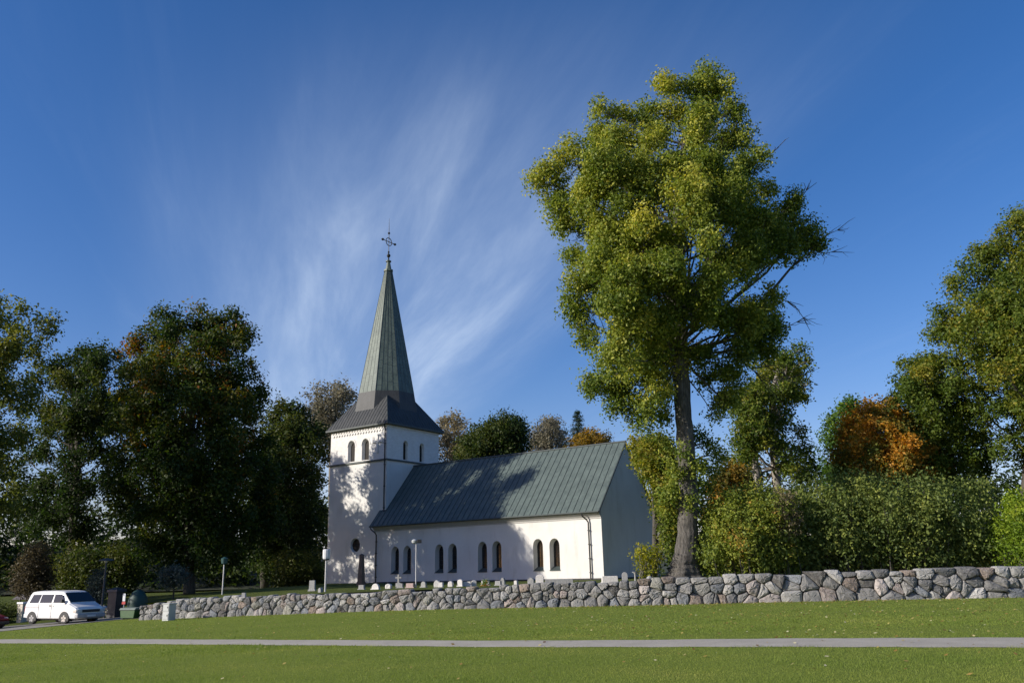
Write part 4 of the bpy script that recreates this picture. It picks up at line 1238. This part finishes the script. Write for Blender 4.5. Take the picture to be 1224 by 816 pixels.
shrub('rose_bush', 'small yellowing bush in front of the white church gable', 'shrub', 42,
      [(756, 664), (764, 655), (778, 652), (789, 651), (791, 662), (787, 676), (787, 694), (768, 696), (764, 682)], .5, 16, (5, 8), 2600, .105, 'yellow', M['twig'], 35, nstem=10, tint=.5, per=8, tuft=.14)
# undergrowth on the left
shrub('brown_shrub', 'withered brown shrub behind the white van', 'shrub', 68, [(14, 712), (24, 664), (40, 648), (56, 652), (62, 690), (58, 716)], 2, 22, (8, 13), 9000, .2, 'brown', M['twig'], 41, tint=.35, ground=.15)
shrub('hazel_shrub', 'green shrub with yellow leaves below the open crowned tree', 'shrub', 78, [(58, 712), (62, 665), (90, 650), (122, 655), (150, 648), (168, 680), (160, 716), (110, 718)], 2.5, 40, (9, 15), 20000, .24, 'dark', M['bark_dark'], 42, tint=.62, ground=.2)
shrub('juniper_shrub', 'pale bluish shrub beside the mushroom shaped lamp', 'shrub', 66, [(106, 716), (108, 690), (118, 680), (126, 684), (126, 716)], .9, 12, (5, 8), 3500, .14, 'bluish', M['bark_dark'], 43, tint=.5, ground=.1)
shrub('elder_shrub', 'light leaved shrub under the trees left of the tower', 'shrub', 92, [(322, 712), (328, 664), (350, 655), (378, 656), (390, 690), (388, 714)], 2.5, 26, (9, 14), 12000, .26, 'dark', M['bark_dark'], 44, tint=.7)
tree('rowan_sapling', 'small sapling with spreading top above the grey cabinet', 'tree', 56, [(207, 716, 2), (208, 700, 1.6), (207, 686, 1)],
     [(190, 698), (194, 684), (204, 678), (216, 680), (222, 692), (214, 700)], .9, 12, (5, 8), 1800, .17, 'bluish', M['bark_dark'], seed=45, tint=.35, first=.6, ground=None)
shrub('low_hedge', 'clipped low hedge at the left edge behind the parking place', 'hedge', 60, [(-120, 742), (-120, 720), (-40, 721), (24, 723), (26, 740), (-40, 744)], .8, 40, (6, 9), 9000, .13, 'dark', M['bark_dark'], 46, nstem=20, tint=.3, ground=-.75)
# the wood beyond, one mass
C, R = [], []
rr_ = np.random.default_rng(77)
for k in range(620):
    px = -300 + 720 * rr_.random(); py = 722 - 135 * rr_.random() ** 1.4; Y = 112 + 34 * rr_.random()
    C.append(at(px, py, Y)); R.append(1.6 + 1.5 * rr_.random())
for k in range(300):
    px = 790 + 680 * rr_.random(); py = 700 - 135 * rr_.random() ** 1.1; Y = 100 + 30 * rr_.random()
    C.append(at(px, py, Y)); R.append(1.6 + 1.5 * rr_.random())
hx = np.linspace(-420, 420, 60); hy = np.array([112, 125, 140, 160, 190, 230, 300, 420])
def hillz(X, Y):
    side = np.where(X < 0, sstep((-X - 22) / 25), sstep((X - 24) / 22))
    return .3 + side * (7.5 + 1.6 * np.sin(X * .07) + 1.2 * np.sin(X * .19 + 1)) * sstep((Y - 112) / 40)
tag(grid_sheet('hill', hx, hy, hillz, simple('hill_undergrowth', (.022, .030, .010), .95, var=.5, scale=.6, bumpk=.8)), 'low dark wooded rise closing the churchyard at the back', 'hill', kind='structure')
V, T_ = leaves(C, R, .3 + rr_.normal(0, .15, len(C)), 120000, .62, 78, .5, 12)
tag(npmesh('distant_wood', V, np.arange(len(V)).reshape(-1, 4), ML['dark'], attrs={'tint': T_}), 'dark wood closing the view far behind the trees', 'wood', kind='stuff')

# ------------------------------------------------------------------ gravestones
def grave(x0, x1, ytop, Y, kind, mat, label, name='gravestone', rz=None, th=.16, group='gravestones in the churchyard'):
    c = at((x0 + x1) / 2, ytop, Y); w = (x1 - x0) * mpp(Y, (x0 + x1) / 2, 690)
    gz = float(hc(c[0], c[1])); h = max(.25, c[2] - gz)
    rr = random.Random(int(x0 * 10))
    o = thing(name, (c[0], c[1], gz), label, 'gravestone', group, rz=rad(rr.uniform(-22, -6)) if rz is None else rz)
    mb = MB(); D = lambda a, b2, d: (a, d, b2)
    if kind == 'slab':
        q = [(-w / 2, -.1), (w / 2, -.1), (w / 2, h * .82), (w * .3, h * .96), (0, h), (-w * .3, h * .96), (-w / 2, h * .82)]
        mb.prism(q, D, -th / 2, th / 2)
    elif kind == 'round':
        q = [(-w / 2, -.1), (w / 2, -.1)] + [(w / 2 * math.cos(t), h - w / 2 + w / 2 * math.sin(t)) for t in np.linspace(0, math.pi, 11)]
        mb.prism(q, D, -th / 2, th / 2)
    elif kind == 'rock':
        n = 11
        q = []
        for k in range(n):
            t = math.pi * k / (n - 1)
            q.append((w / 2 * math.cos(t) * rr.uniform(.88, 1.05), h * (.42 + .58 * math.sin(t) ** .8 * rr.uniform(.93, 1.03))))
        q = [(-w * .46, -.1), (w * .46, -.1)] + q
        mb.prism(q, D, -th * .7, th * .7)
        for k in range(len(mb.v) // 2): 
            x, y, z = mb.v[k]; mb.v[k] = (x * .9, y - .02 * rr.random(), z * .97)
    elif kind == 'block':
        mb.box(-w / 2, w / 2, -th * .8, th * .8, -.1, h, 0, .015)
    elif kind == 'cross':
        mb.box(-w * .42, w * .42, -.13, .13, -.1, h * .3, 0, .02)
        mb.box(-w * .13, w * .13, -.07, .07, h * .3, h)
        mb.box(-w * .46, w * .46, -.065, .065, h * .66, h * .79)
    ob = mb.build('stone', mat, o, bevel=.012)
    if kind in ('slab', 'round', 'block') and w > .28:
        p = MB(); p.box(-w / 2 - .05, w / 2 + .05, -th / 2 - .07, th / 2 + .07, -.1, h * .16, 0, .01)
        p.build('base', mat, o, bevel=.01)
    return o
G, L_, P_, K_ = M['stone_grey'], M['stone_light'], M['stone_pink'], M['stone_dark']
grave(429, 436, 699.5, 50, 'block', G, 'small square blue grey gravestone at the foot of the dark obelisk')
grave(444.5, 454, 697, 48, 'round', L_, 'round topped beige gravestone right of the obelisk')
grave(460.5, 468.5, 697, 49, 'rock', L_, 'lumpy white gravestone near the downpipe at the nave corner')
grave(472.5, 480.5, 686, 57, 'cross', G, 'shaded grey stone cross below the first window of the nave', 'grave_cross')
grave(474.5, 482, 698.5, 50, 'block', G, 'low square grey gravestone in front of the stone cross')
grave(485.5, 495, 697, 49, 'block', P_, 'broad pinkish gravestone just left of the thin lamp mast')
grave(503.5, 509.5, 694.5, 49, 'round', G, 'narrow grey gravestone just right of the thin lamp mast')
grave(518.5, 526, 692.8, 48, 'rock', L_, 'tall bright white natural gravestone below the second window pair')
grave(524.5, 530, 698, 47.4, 'block', L_, 'tiny cream gravestone leaning on the tall bright white one')
grave(535.3, 542, 694, 48, 'rock', L_, 'egg shaped white gravestone standing alone below the nave')
grave(547, 553.4, 692, 48, 'slab', L_, 'left tall slab of the white family grave')
grave(554, 563.4, 695.4, 48.2, 'block', L_, 'low middle slab of the white family grave')
grave(563.8, 569.4, 693, 48.4, 'slab', L_, 'right slab of the white family grave', rz=.15)
grave(575.5, 585, 693.6, 48.3, 'block', L_, 'cream gravestone half hidden behind orange flowers')
grave(592, 599.3, 694.3, 47.5, 'block', G, 'square light grey gravestone under the third window pair')
grave(598, 604, 689.8, 49, 'rock', G, 'pointed grey gravestone above the square light grey one')
grave(615, 618.8, 693.5, 47, 'slab', L_, 'very small white gravestone with a dark side among low plants', th=.25)
grave(630, 639, 689.5, 48, 'rock', G, 'rough grey boulder gravestone left of the pale upright slab')
grave(640.3, 649.6, 686.2, 46, 'slab', L_, 'pale smooth upright gravestone under the last window pair')
grave(651.5, 685, 691.3, 47, 'block', G, 'long low grey grave slab beneath the white wall', rz=-.05)
grave(719, 738, 688, 44, 'block', L_, 'long pale box tomb at the corner of the church', 'box_tomb', rz=-.04, th=.45)
grave(743, 750, 683.3, 42, 'round', G, 'slim rounded grey gravestone beside the box tomb')
grave(370, 377.3, 693.2, 52, 'block', G, 'upright square grey gravestone left of the white headed lamp post', th=.12)
grave(381, 385.6, 703, 47, 'rock', G, 'small pointed grey gravestone by the foot of the white headed lamp post')
# boulder and bird bath by the bush, granite post on the wall
c = at(776, 686, 41); gz = float(hc(c[0], c[1]))
o = thing('boulder', (c[0], c[1], gz), 'small rounded grey boulder under the yellowing bush', 'boulder')
mb = MB(); mb.lathe([(.10, -.05), (.16, .05), (.17, .15), (.13, .24), (.05, .3)], 7); mb.build('stone', G, o)
c = at(759, 683, 42); gz = float(hc(c[0], c[1]))
o = thing('bird_bath', (c[0], c[1], gz), 'small T shaped grey stone stand left of the yellowing bush', 'bird bath')
mb = MB(); hh = c[2] - gz
mb.lathe([(.09, -.05), (.05, .06), (.045, hh - .1), (.08, hh - .06)], 10); mb.build('stem', G, o, smooth=True)
mb = MB(); mb.lathe([(.04, hh - .06), (.14, hh - .03), (.15, hh), (.11, hh)], 12); mb.build('basin', G, o)
c = at(291, 708, 43.4)
pb = at(291, 722, 43.4)
o = tag(None or thing('granite_post', (pb[0], pb[1], pb[2]), 'short square granite post standing on top of the wall', 'post'))
mb = MB(); mb.box(-.10, .10, -.1, .1, -.1, c[2] - pb[2], 0, .012); mb.build('shaft', M['granite_post'], o, bevel=.012)
# obelisk
c = at(432.5, 661, 66); gz = float(hc(c[0], c[1])); hh = c[2] - gz
o = thing('obelisk', (c[0], c[1], gz), 'tall black granite obelisk in front of the tower', 'obelisk', rz=rad(-30))
mb = MB(); mb.box(-.26, .26, -.26, .26, -.1, .3, 0, .02); mb.build('base', K_, o)
mb = MB(); mb.box(-.21, .21, -.21, .21, .3, hh - .1, 0, .085); mb.add([(-.125, -.125, hh - .1), (.125, -.125, hh - .1), (.125, .125, hh - .1), (-.125, .125, hh - .1), (0, 0, hh)], [(0, 1, 4), (1, 2, 4), (2, 3, 4), (3, 0, 4)])
mb.build('shaft', K_, o)
# grave flowers
c = at(579, 699, 46.8); gz = float(hc(c[0], c[1]))
o = thing('flower_plant', (c[0], c[1], gz), 'orange flowering plant before the cream gravestone', 'flowers')
V, T_ = leaves([(0, 0, c[2] - gz - .05), (.1, 0, c[2] - gz), (-.1, .05, c[2] - gz - .12)], [.14, .12, .12], [.8, .9, .6], 420, .07, 5, .05, 7)
npmesh('blossoms', V, np.arange(len(V)).reshape(-1, 4), ML['orange'], o, {'tint': T_})
V, T_ = leaves([(0, 0, .12), (.1, .04, .2)], [.15, .14], [.4, .4], 260, .08, 6, .06, 7)
npmesh('foliage', V, np.arange(len(V)).reshape(-1, 4), ML['green'], o, {'tint': T_})

# ------------------------------------------------------------------ lamps, sign, boxes
def lamp(px, yhead, yb, Y, kind, label):
    c = at(px, yhead, Y); gz = float(hc(c[0], c[1])) if Y > 44 else float(hf(c[0], c[1])); h = c[2] - gz
    o = thing('lamp_post', (c[0], c[1], gz), label, 'lamp post')
    mb = MB()
    if kind == 'mushroom':
        mb.tube([(0, 0, -.1), (0, 0, h - .25)], [.07, .06], 10); mb.build('pole', M['lampgrey'], o)
        mb = MB(); mb.lathe([(.06, h - .28), (.12, h - .22), (.12, h - .12), (.06, h - .1)], 12); mb.build('lamp_glass', M['lampwhite'], o)
        mb = MB(); mb.lathe([(.50, h - .16), (.46, h - .08), (.22, h - .01), (.03, h + .03)], 18); mb.build('lamp_shade', M['lampgrey'], o)
    elif kind == 'box':
        mb.tube([(0, 0, -.1), (0, 0, h - .55)], [.055, .05], 10); mb.build('pole', M['galv'], o)
        mb = MB(); mb.lathe([(.19, h - .52), (.21, h - .44), (.21, h - .05), (.17, h)], 12); mb.build('lamp_shade', M['lampwhite'], o)
        mb = MB(); mb.lathe([(.06, h - .6), (.17, h - .57), (.17, h - .52)], 12); mb.build('lamp_base', M['lampgrey'], o)
    elif kind == 'flood':
        mb.tube([(0, 0, -.1), (0, 0, h - .2)], [.04, .03], 8); mb.build('pole', M['galv'], o)
        mb = MB(); mb.lathe([(.05, h - .24), (.14, h - .2), (.17, h - .08), (.10, h - .02), (.03, h)], 14, (-.10, 0, 0)); mb.build('lamp_glass', M['cabinet'], o)
        mb = MB(); mb.box(.06, .30, -.15, .15, h - .22, h - .02); mb.build('floodlight', M['darkmetal'], o, bevel=.02)
    else:
        mb.tube([(0, 0, -.1), (0, 0, h - .35)], [.045, .04], 8); mb.build('pole', M['galv'], o)
        mb = MB(); mb.lathe([(.06, h - .42), (.17, h - .36), (.21, h - .05), (.10, h), (.03, h + .04)], 12); mb.build('lamp_shade', M['lampgreen'], o)
    return o
lamp(127.5, 667, 720, 60, 'mushroom', 'dark lamp post with a flat mushroom shaped hat by the gate')
lamp(268.5, 666, 710, 54, 'green', 'lamp post with a green lantern under the dark trees')
lamp(390.5, 656, 711, 48, 'box', 'lamp post with a white drum shaped head at the corner of the tower')
lamp(497.5, 644, 703, 49, 'flood', 'thin pale lamp mast with a round lamp and floodlight before the nave')
# grey cabinet on the grass by the wall
fb = hit(201.5, 741)
o = thing('electrical_cabinet', fb, 'light grey electrical cabinet standing on the grass before the wall', 'cabinet', rz=rad(-26))
kk = mpp(fb[1], 201, 735)
w_, h_ = 10.2 * kk, 18.5 * kk
mb = MB(); mb.box(-w_ / 2, w_ / 2, -.22, .22, -.05, h_); mb.build('cabinet_body', M['cabinet'], o, bevel=.012)
mb = MB(); mb.box(-w_ / 2 - .03, w_ / 2 + .03, -.25, .25, h_, h_ + .05); mb.build('cabinet_top', M['cabinet'], o, bevel=.01)
for k in range(2):
    mb = MB(); mb.box(-w_ / 2 + .03, w_ / 2 - .03, -.236, -.222, .06 + k * h_ * .5, h_ * .46 + k * h_ * .5); dd = mb.build('door', M['cabinet'], o, bevel=.004)
    mb = MB(); mb.box(w_ / 2 - .1, w_ / 2 - .07, -.25, -.237, .2 + k * h_ * .5, .28 + k * h_ * .5); mb.build('handle', M['darkmetal'], dd)
# green grit container
fb = hit(157, 739.0)
o = thing('grit_container', fb, 'low green plastic container with grey lid at the end of the wall', 'container', rz=rad(-22))
kk = mpp(fb[1], 157, 735)
w_ = 23 * kk
mb = MB()
q = [(-w_ / 2 + .06, .04), (w_ / 2 - .06, .04), (w_ / 2, .42), (w_ / 2 - .02, .50), (-w_ / 2 + .02, .50), (-w_ / 2, .42)]
mb.prism(q, lambda a, b2, d: (a, d, b2), -.34, .34); mb.build('tub', M['greenplastic'], o, bevel=.03)
mb = MB(); mb.prism([(-.40, .49), (.40, .49), (.38, .54), (.1, .62), (-.3, .60)], lambda a, b2, d: (d, a, b2), -w_ / 2 - .04, w_ / 2 + .04); mb.build('lid', M['greyplastic'], o, bevel=.02)
for sx in (-1, 1):
    mb = MB(); mb.box(sx * w_ * .36 - .07, sx * w_ * .36 + .07, -.30, .30, -.04, .05); mb.build('foot', M['vanplastic'], o)
# round green recycling bin and sign behind the wall end
c = at(166, 704, 54); gz = float(hc(c[0], c[1])); hh = c[2] - gz
o = thing('recycling_dome', (c[0], c[1], gz), 'dark green dome shaped recycling container behind the wall end', 'container')
mb = MB(); mb.lathe([(.42, -.05), (.55, .1), (.60, hh * .5), (.52, hh * .72), (.33, hh * .92), (.10, hh)], 20); mb.build('shell', simple('dark_green_shell', (.012, .045, .035), .6, bumpk=.05), o, smooth=True)
mb = MB(); mb.lathe([(.10, 0), (.13, .03), (.13, .06)], 12, (0, 0, hh - .03)); mb.build('lifting_ring', M['darkmetal'], o)
c = at(149, 709, 53); gz = float(hc(c[0], c[1])); hh = c[2] - gz
o = thing('notice_sign', (c[0], c[1], gz), 'small white notice above a red plate on a post by the gate', 'sign', rz=rad(-25))
mb = MB(); mb.tube([(0, .03, -.1), (0, .03, hh)], [.03, .03], 8); mb.build('post', M['galv'], o)
mb = MB(); mb.box(-.11, .11, -.02, 0, hh - .44, hh); mb.build('white_board', M['lampwhite'], o, bevel=.006)
mb = MB(); mb.box(-.15, .15, -.02, 0, hh - .62, hh - .46); mb.build('red_board', M['red'], o, bevel=.006)
c = at(140, 703, 55); gz = float(hc(c[0], c[1])); hh = c[2] - gz
o = thing('gate_pillar', (c[0], c[1], gz), 'broad dark stone gate pillar beside the notice sign', 'pillar', rz=rad(-20))
mb = MB(); mb.box(-.34, .34, -.34, .34, -.8, hh - .2); mb.build('shaft', K_, o, bevel=.02)
mb = MB(); mb.box(-.42, .42, -.42, .42, hh - .2, hh - .06, 0, .02); mb.add([(-.4, -.4, hh - .06), (.4, -.4, hh - .06), (.4, .4, hh - .06), (-.4, .4, hh - .06), (0, 0, hh + .1)], [(0, 1, 4), (1, 2, 4), (2, 3, 4), (3, 0, 4)]); mb.build('cap', K_, o)
c = at(131, 727, 56); gz = float(hf(c[0], c[1])); hh = max(.5, c[2] - gz)
o = thing('wooden_gate', (c[0], c[1], gz), 'low pale wooden gate left of the dark gate pillar', 'gate', rz=rad(-22))
mb = MB()
for k in range(3): mb.box(-.42, .42, -.02, .02, .15 + k * hh / 3.2, .27 + k * hh / 3.2)
mb.build('rails', M['timber'], o)
for sx in (-1, 1):
    mb = MB(); mb.box(sx * .42 - .05, sx * .42 + .05, -.05, .05, -.1, hh); mb.build('post', M['timber'], o)
c = at(29, 719, 60); gz = float(hf(c[0], c[1])); hh = c[2] - gz
o = thing('litter_bin', (c[0], c[1], gz), 'cream boxy litter bin with a wider top behind the tail of the white van', 'bin', rz=rad(-25))
mb = MB(); mb.box(-.24, .24, -.24, .24, -.05, hh - .12, 0, -.03); mb.build('bin_body', M['cream'], o, bevel=.01)
mb = MB(); mb.box(-.33, .33, -.33, .33, hh - .12, hh, 0, .02); mb.build('bin_top', M['lampwhite'], o, bevel=.01)
# outbuilding
c = at(62, 697, 88); gz = .0
o = thing('outbuilding', (c[0], c[1], gz), 'small brown building with dark roof seen over the van', 'building', rz=rad(-30))
hh = c[2] - gz
mb = MB(); mb.box(-2.6, 2.6, -1.8, 1.8, -1.0, hh - 1.3); mb.build('wall', M['housewall'], o)
mb = MB(); mb.prism([(-2.2, hh - 1.45), (2.2, hh - 1.45), (0, hh)], lambda a, b2, d: (d, a, b2), -2.9, 2.9); mb.build('roof', M['houseroof'], o)
mb = MB(); mb.box(-.45, .45, -1.83, -1.8, -.2, hh - 1.6); mb.build('door', M['timber'], o)

# ------------------------------------------------------------------ vehicles (x forward, y left)
def loft_body(st, n=1):
    """st: (x, zbottom, zbelt, ztop, halfwidth, halfwidth at top)"""
    mb = MB(); rings = []
    for x, zb, zm, zt, hw, ht in st:
        r_ = min(.13, max(.02, (zt - zm) * .35))
        half = [(hw * .80, zb), (hw * .97, zb + .06), (hw, zb + .22), (hw, (zb + zm) / 2), (hw * .985, zm), (ht + (hw * .985 - ht) * .45, zm + (zt - zm) * .5), (ht, zt - r_), (ht - r_ * .5, zt - r_ * .22), (ht - r_ * 1.3, zt), (ht * .4, zt + .015)]
        ring = [(x, -a, b2) for a, b2 in half] + [(x, a, b2) for a, b2 in half[::-1]]
        rings.append(ring)
    n_ = len(rings[0]); vs = [p for r_ in rings for p in r_]
    fs = [(i * n_ + j, i * n_ + (j + 1) % n_, (i + 1) * n_ + (j + 1) % n_, (i + 1) * n_ + j) for i in range(len(rings) - 1) for j in range(n_)]
    fs += [tuple(range(n_))[::-1], tuple((len(rings) - 1) * n_ + j for j in range(n_))]
    mb.add(vs, fs)
    return mb
def wheel(root, x, y, r, side):
    mb = MB()
    Wf = lambda prof, m_: None
    def disc(prof, n=24):
        m_ = MB(); k = 0
        vs = []
        for rr, yy in prof:
            for j in range(n):
                a = 2 * math.pi * j / n; vs.append((x + rr * math.cos(a), y + yy * side, r + rr * math.sin(a)))
        fs = [(i * n + j, i * n + (j + 1) % n, (i + 1) * n + (j + 1) % n, (i + 1) * n + j) for i in range(len(prof) - 1) for j in range(n)]
        fs += [tuple(range(n))[::-1], tuple((len(prof) - 1) * n + j for j in range(n))]
        m_.add(vs, fs); return m_
    w_ = disc([(r * .62, -.2), (r * .96, -.2), (r, -.16), (r, -.03), (r * .95, .0), (r * .66, .005)]).build('wheel', M['tyre'], root, smooth=False)
    disc([(r * .64, -.03), (r * .66, .0), (r * .58, .004), (r * .55, -.04)]).build('rim', M['rim'], w_)
    m_ = MB()
    for k in range(5):
        a = k * 2 * math.pi / 5 + .3
        d = np.array([math.cos(a), 0, math.sin(a)]); q = np.array([-math.sin(a), 0, math.cos(a)])
        c0 = np.array([x, y + side * .008, r])
        p = [c0 + q * .075 * r / .32, c0 - q * .075 * r / .32, c0 + d * r * .6 - q * .05, c0 + d * r * .6 + q * .05]
        b_ = [v - np.array([0, side * .035, 0]) for v in p]
        m_.add(p + b_, [(0, 1, 2, 3), (0, 1, 5, 4), (1, 2, 6, 5), (2, 3, 7, 6), (3, 0, 4, 7)])
    m_.build('spokes', M['rim'], w_)
def sidepane(root, poly, hwf, side, name='side_window', mat=None):
    """window glass on the flank: poly of (x,z)"""
    m_ = MB()
    vs = [(x, side * (hwf(z) + .012), z) for x, z in poly]; vb = [(x, side * (hwf(z) - .01), z) for x, z in poly]
    n = len(poly)
    m_.add(vs + vb, [tuple(range(n))] + [(i, (i + 1) % n, n + (i + 1) % n, n + i) for i in range(n)])
    return m_.build(name, mat or M['glass'], root)
def vehicle_common(root, wheels, r, hw):
    for x in wheels:
        for side in (-1, 1):
            wheel(root, x, side * hw, r, side)
            m_ = MB(); n = 20
            vs = []
            for rr, yy in ((r + .075, .006), (r + .075, -.3), (r * .3, -.3)):
                for j in range(n + 1):
                    a = math.pi * j / n * 1.24 - .38; vs.append((x + rr * math.cos(a), side * (hw + yy), r + rr * math.sin(a)))
            k = n + 1
            fs = [(i * k + j, i * k + j + 1, (i + 1) * k + j + 1, (i + 1) * k + j) for i in (0, 1) for j in range(n)]
            m_.add(vs, fs)
            # dark opening of the wheel arch
            vs2 = [(x + (r + .085) * math.cos(math.pi * j / n), side * (hw + .006), r + (r + .085) * math.sin(math.pi * j / n)) for j in range(n + 1)]
            m_.add(vs2 + [(x - r - .085, side * (hw + .006), .2), (x + r + .085, side * (hw + .006), .2)], [tuple(range(n + 1)) + (n + 1, n + 2)])
            m_.build('wheel_arch', M['vanplastic'], root)
# white van
pa = hit(41, 747.5); pf = hit(88, 746.0)
VD = np.array([math.cos(rad(-28)), math.sin(rad(-28))])
YA = 51.3
rc = at(28, 735, YA)
print('van depth', pa, pf)
vx, vy = rc[0], rc[1]
hw = .92
vx0 = vx - VD[1] * hw * 1.0; vy0 = vy + VD[0] * hw
zg = float(hf(vx0 + 2 * VD[0], vy0 + 2 * VD[1])) + .03
van = thing('white_van', (vx0, vy0, zg), 'white passenger van parked with its front turned to the gate', 'van', rz=rad(-28))
van.scale = (1, 1, .94)
VS = [(0.0, .42, 1.0, 1.05, .86, .82), (.05, .36, 1.12, 1.25, .90, .82), (.26, .32, 1.2, 1.86, .92, .76), (.34, .31, 1.2, 1.91, .92, .76), (.8, .30, 1.2, 1.95, .92, .77), (2.6, .30, 1.2, 1.95, .92, .77), (3.15, .30, 1.2, 1.91, .92, .76),
      (3.3, .30, 1.2, 1.84, .92, .76), (3.98, .30, 1.17, 1.24, .91, .80), (4.1, .30, 1.12, 1.17, .91, .80), (4.58, .30, .92, .99, .89, .78), (4.70, .33, .80, .88, .86, .76), (4.74, .40, .66, .72, .84, .74)]
loft_body(VS).build('body', M['vanwhite'], van, smooth=False, bevel=0)
hwv = lambda z: .92 * .985 - (.92 * .985 - .77) * max(0, (z - 1.2) / .75) ** 1.0 * .9 + .002
for side in (-1, 1):
    sidepane(van, [(.40, 1.26), (1.22, 1.26), (1.30, 1.74), (.62, 1.74)], hwv, side)
    sidepane(van, [(1.36, 1.26), (2.42, 1.26), (2.44, 1.74), (1.44, 1.74)], hwv, side)
    sidepane(van, [(2.60, 1.26), (3.62, 1.26), (3.30, 1.70), (3.18, 1.74), (2.62, 1.74)], hwv, side)
    m_ = MB(); m_.box(.12, 1.3, side * .924 - .006, side * .924 + .006, .97, 1.0); m_.build('door_rail', M['bumper'], van)
    m_ = MB(); m_.box(2.28, 2.42, side * .93 - .02, side * .93 + .02, 1.06, 1.11); m_.build('door_handle', M['vanplastic'], van, bevel=.008)
    m_ = MB(); m_.box(2.56, 2.70, side * .93 - .02, side * .93 + .02, 1.06, 1.11); m_.build('door_handle', M['vanwhite'], van, bevel=.008)
    for xx in (1.33, 2.50):
        m_ = MB(); m_.box(xx - .008, xx + .008, side * .922 - .004, side * .922 + .003, .38, 1.2); m_.build('door_gap', M['vanplastic'], van)
    m_ = MB(); m_.box(3.5, 3.62, side * 1.0 - .09, side * 1.0 + .09, 1.24, 1.46); m_.build('wing_mirror', M['vanplastic'], van, bevel=.03)
    m_ = MB(); m_.box(4.40, 4.78, side * .71 - .15, side * .71 + .15, .66, .86); m_.build('headlight', M['lens'], van, bevel=.02)
    m_ = MB(); m_.box(4.45, 4.73, side * .885 - .03, side * .885 + .03, .68, .85); m_.build('indicator', M['rim'], van, bevel=.01)
    m_ = MB(); m_.box(-.02, .06, side * .80 - .08, side * .80 + .08, .75, 1.05); m_.build('tail_light', M['redlens'], van, bevel=.01)
m_ = MB(); m_.add([(3.34, -.72, 1.835), (3.34, .72, 1.835), (3.97, .78, 1.285), (3.97, -.78, 1.285)], [(0, 1, 2, 3)]); m_.add([(3.33, -.72, 1.80), (3.33, .72, 1.80), (3.96, .78, 1.25), (3.96, -.78, 1.25)], [(3, 2, 1, 0)]); m_.build('windscreen', M['glass'], van)
m_ = MB(); m_.box(4.5, 4.785, -.54, .54, .68, .84); m_.build('grille', M['vanplastic'], van, bevel=.02)
m_ = MB(); m_.box(4.55, 4.84, -.88, .88, .36, .62); m_.build('bumper', M['bumper'], van, bevel=.06)
m_ = MB(); m_.box(4.83, 4.855, -.26, .26, .42, .53); m_.build('number_plate', M['lampwhite'], van)
m_ = MB(); m_.box(-.08, .2, -.88, .88, .38, .62); m_.build('bumper', M['vanwhite'], van, bevel=.05)
m_ = MB(); m_.add([(.085, -.66, 1.22), (.085, .66, 1.22), (.235, .60, 1.74), (.235, -.60, 1.74)], [(0, 1, 2, 3)]); m_.build('rear_window', M['glass'], van)
m_ = MB(); m_.box(.3, 4.4, -.7, .7, .24, .34); m_.build('underbody', M['vanplastic'], van)
vehicle_common(van, (.80, 3.72), .335, .935)
def car(name, label, loc, rz, paint):
    o = thing(name, loc, label, 'car', rz=rz)
    S_ = [(0, .36, .72, .80, .80, .70), (.1, .28, .82, .92, .84, .70), (.75, .26, .84, .96, .86, .68), (.95, .25, .85, 1.02, .86, .66), (1.55, .25, .86, 1.40, .86, .58), (2.5, .25, .86, 1.42, .86, .58), (3.25, .25, .85, .95, .86, .68), (3.4, .25, .83, .90, .86, .70), (4.15, .28, .70, .76, .82, .68), (4.28, .36, .58, .62, .76, .64)]
    loft_body(S_).build('body', paint, o)
    hwf = lambda z: .847 - (.847 - .58) * max(0, (z - .86) / .55) * .9
    for side in (-1, 1):
        sidepane(o, [(1.10, .90), (2.02, .90), (2.02, 1.32), (1.58, 1.32)], hwf, side)
        sidepane(o, [(2.08, .90), (3.12, .90), (2.55, 1.34), (2.08, 1.34)], hwf, side)
        m_ = MB(); m_.box(4.05, 4.24, side * .60 - .14, side * .60 + .14, .56, .70); m_.build('headlight', M['lens'], o, bevel=.03)
        m_ = MB(); m_.box(.0, .06, side * .62 - .13, side * .62 + .13, .66, .80); m_.build('tail_light', M['redlens'], o, bevel=.01)
        m_ = MB(); m_.box(2.95, 3.07, side * .92 - .08, side * .92 + .08, .90, 1.04); m_.build('wing_mirror', M['vanplastic'], o, bevel=.02)
    m_ = MB(); m_.add([(2.56, -.53, 1.41), (2.56, .53, 1.41), (3.24, .66, .985), (3.24, -.66, .985)], [(0, 1, 2, 3)]); m_.build('windscreen', M['glass'], o)
    m_ = MB(); m_.add([(1.52, -.53, 1.40), (1.52, .53, 1.40), (.97, .62, 1.045), (.97, -.62, 1.045)], [(0, 1, 2, 3)]); m_.build('rear_window', M['glass'], o)
    m_ = MB(); m_.box(4.12, 4.34, -.78, .78, .30, .50); m_.build('bumper', M['vanplastic'], o, bevel=.05)
    vehicle_common(o, (.75, 3.42), .30, .875)
    return o
p = hit(-21, 753.5)
d_ = np.array([math.cos(rad(-24)), math.sin(rad(-24))])
q = np.array([p[0], p[1]]) - d_ * 4.32 + np.array([-d_[1], d_[0]]) * .8
car('red_car', 'dark red car at the left edge showing only its front corner', (q[0], q[1], float(hf(q[0] + 2, q[1])) + .03), rad(-24), M['redpaint'])
q = at(113, 722, 64)
car('white_car', 'white car mostly hidden behind the front of the white van', (q[0] - 3.4, q[1] + 1.5, float(hf(q[0], q[1])) + .02), rad(-24), M['vanwhite'])
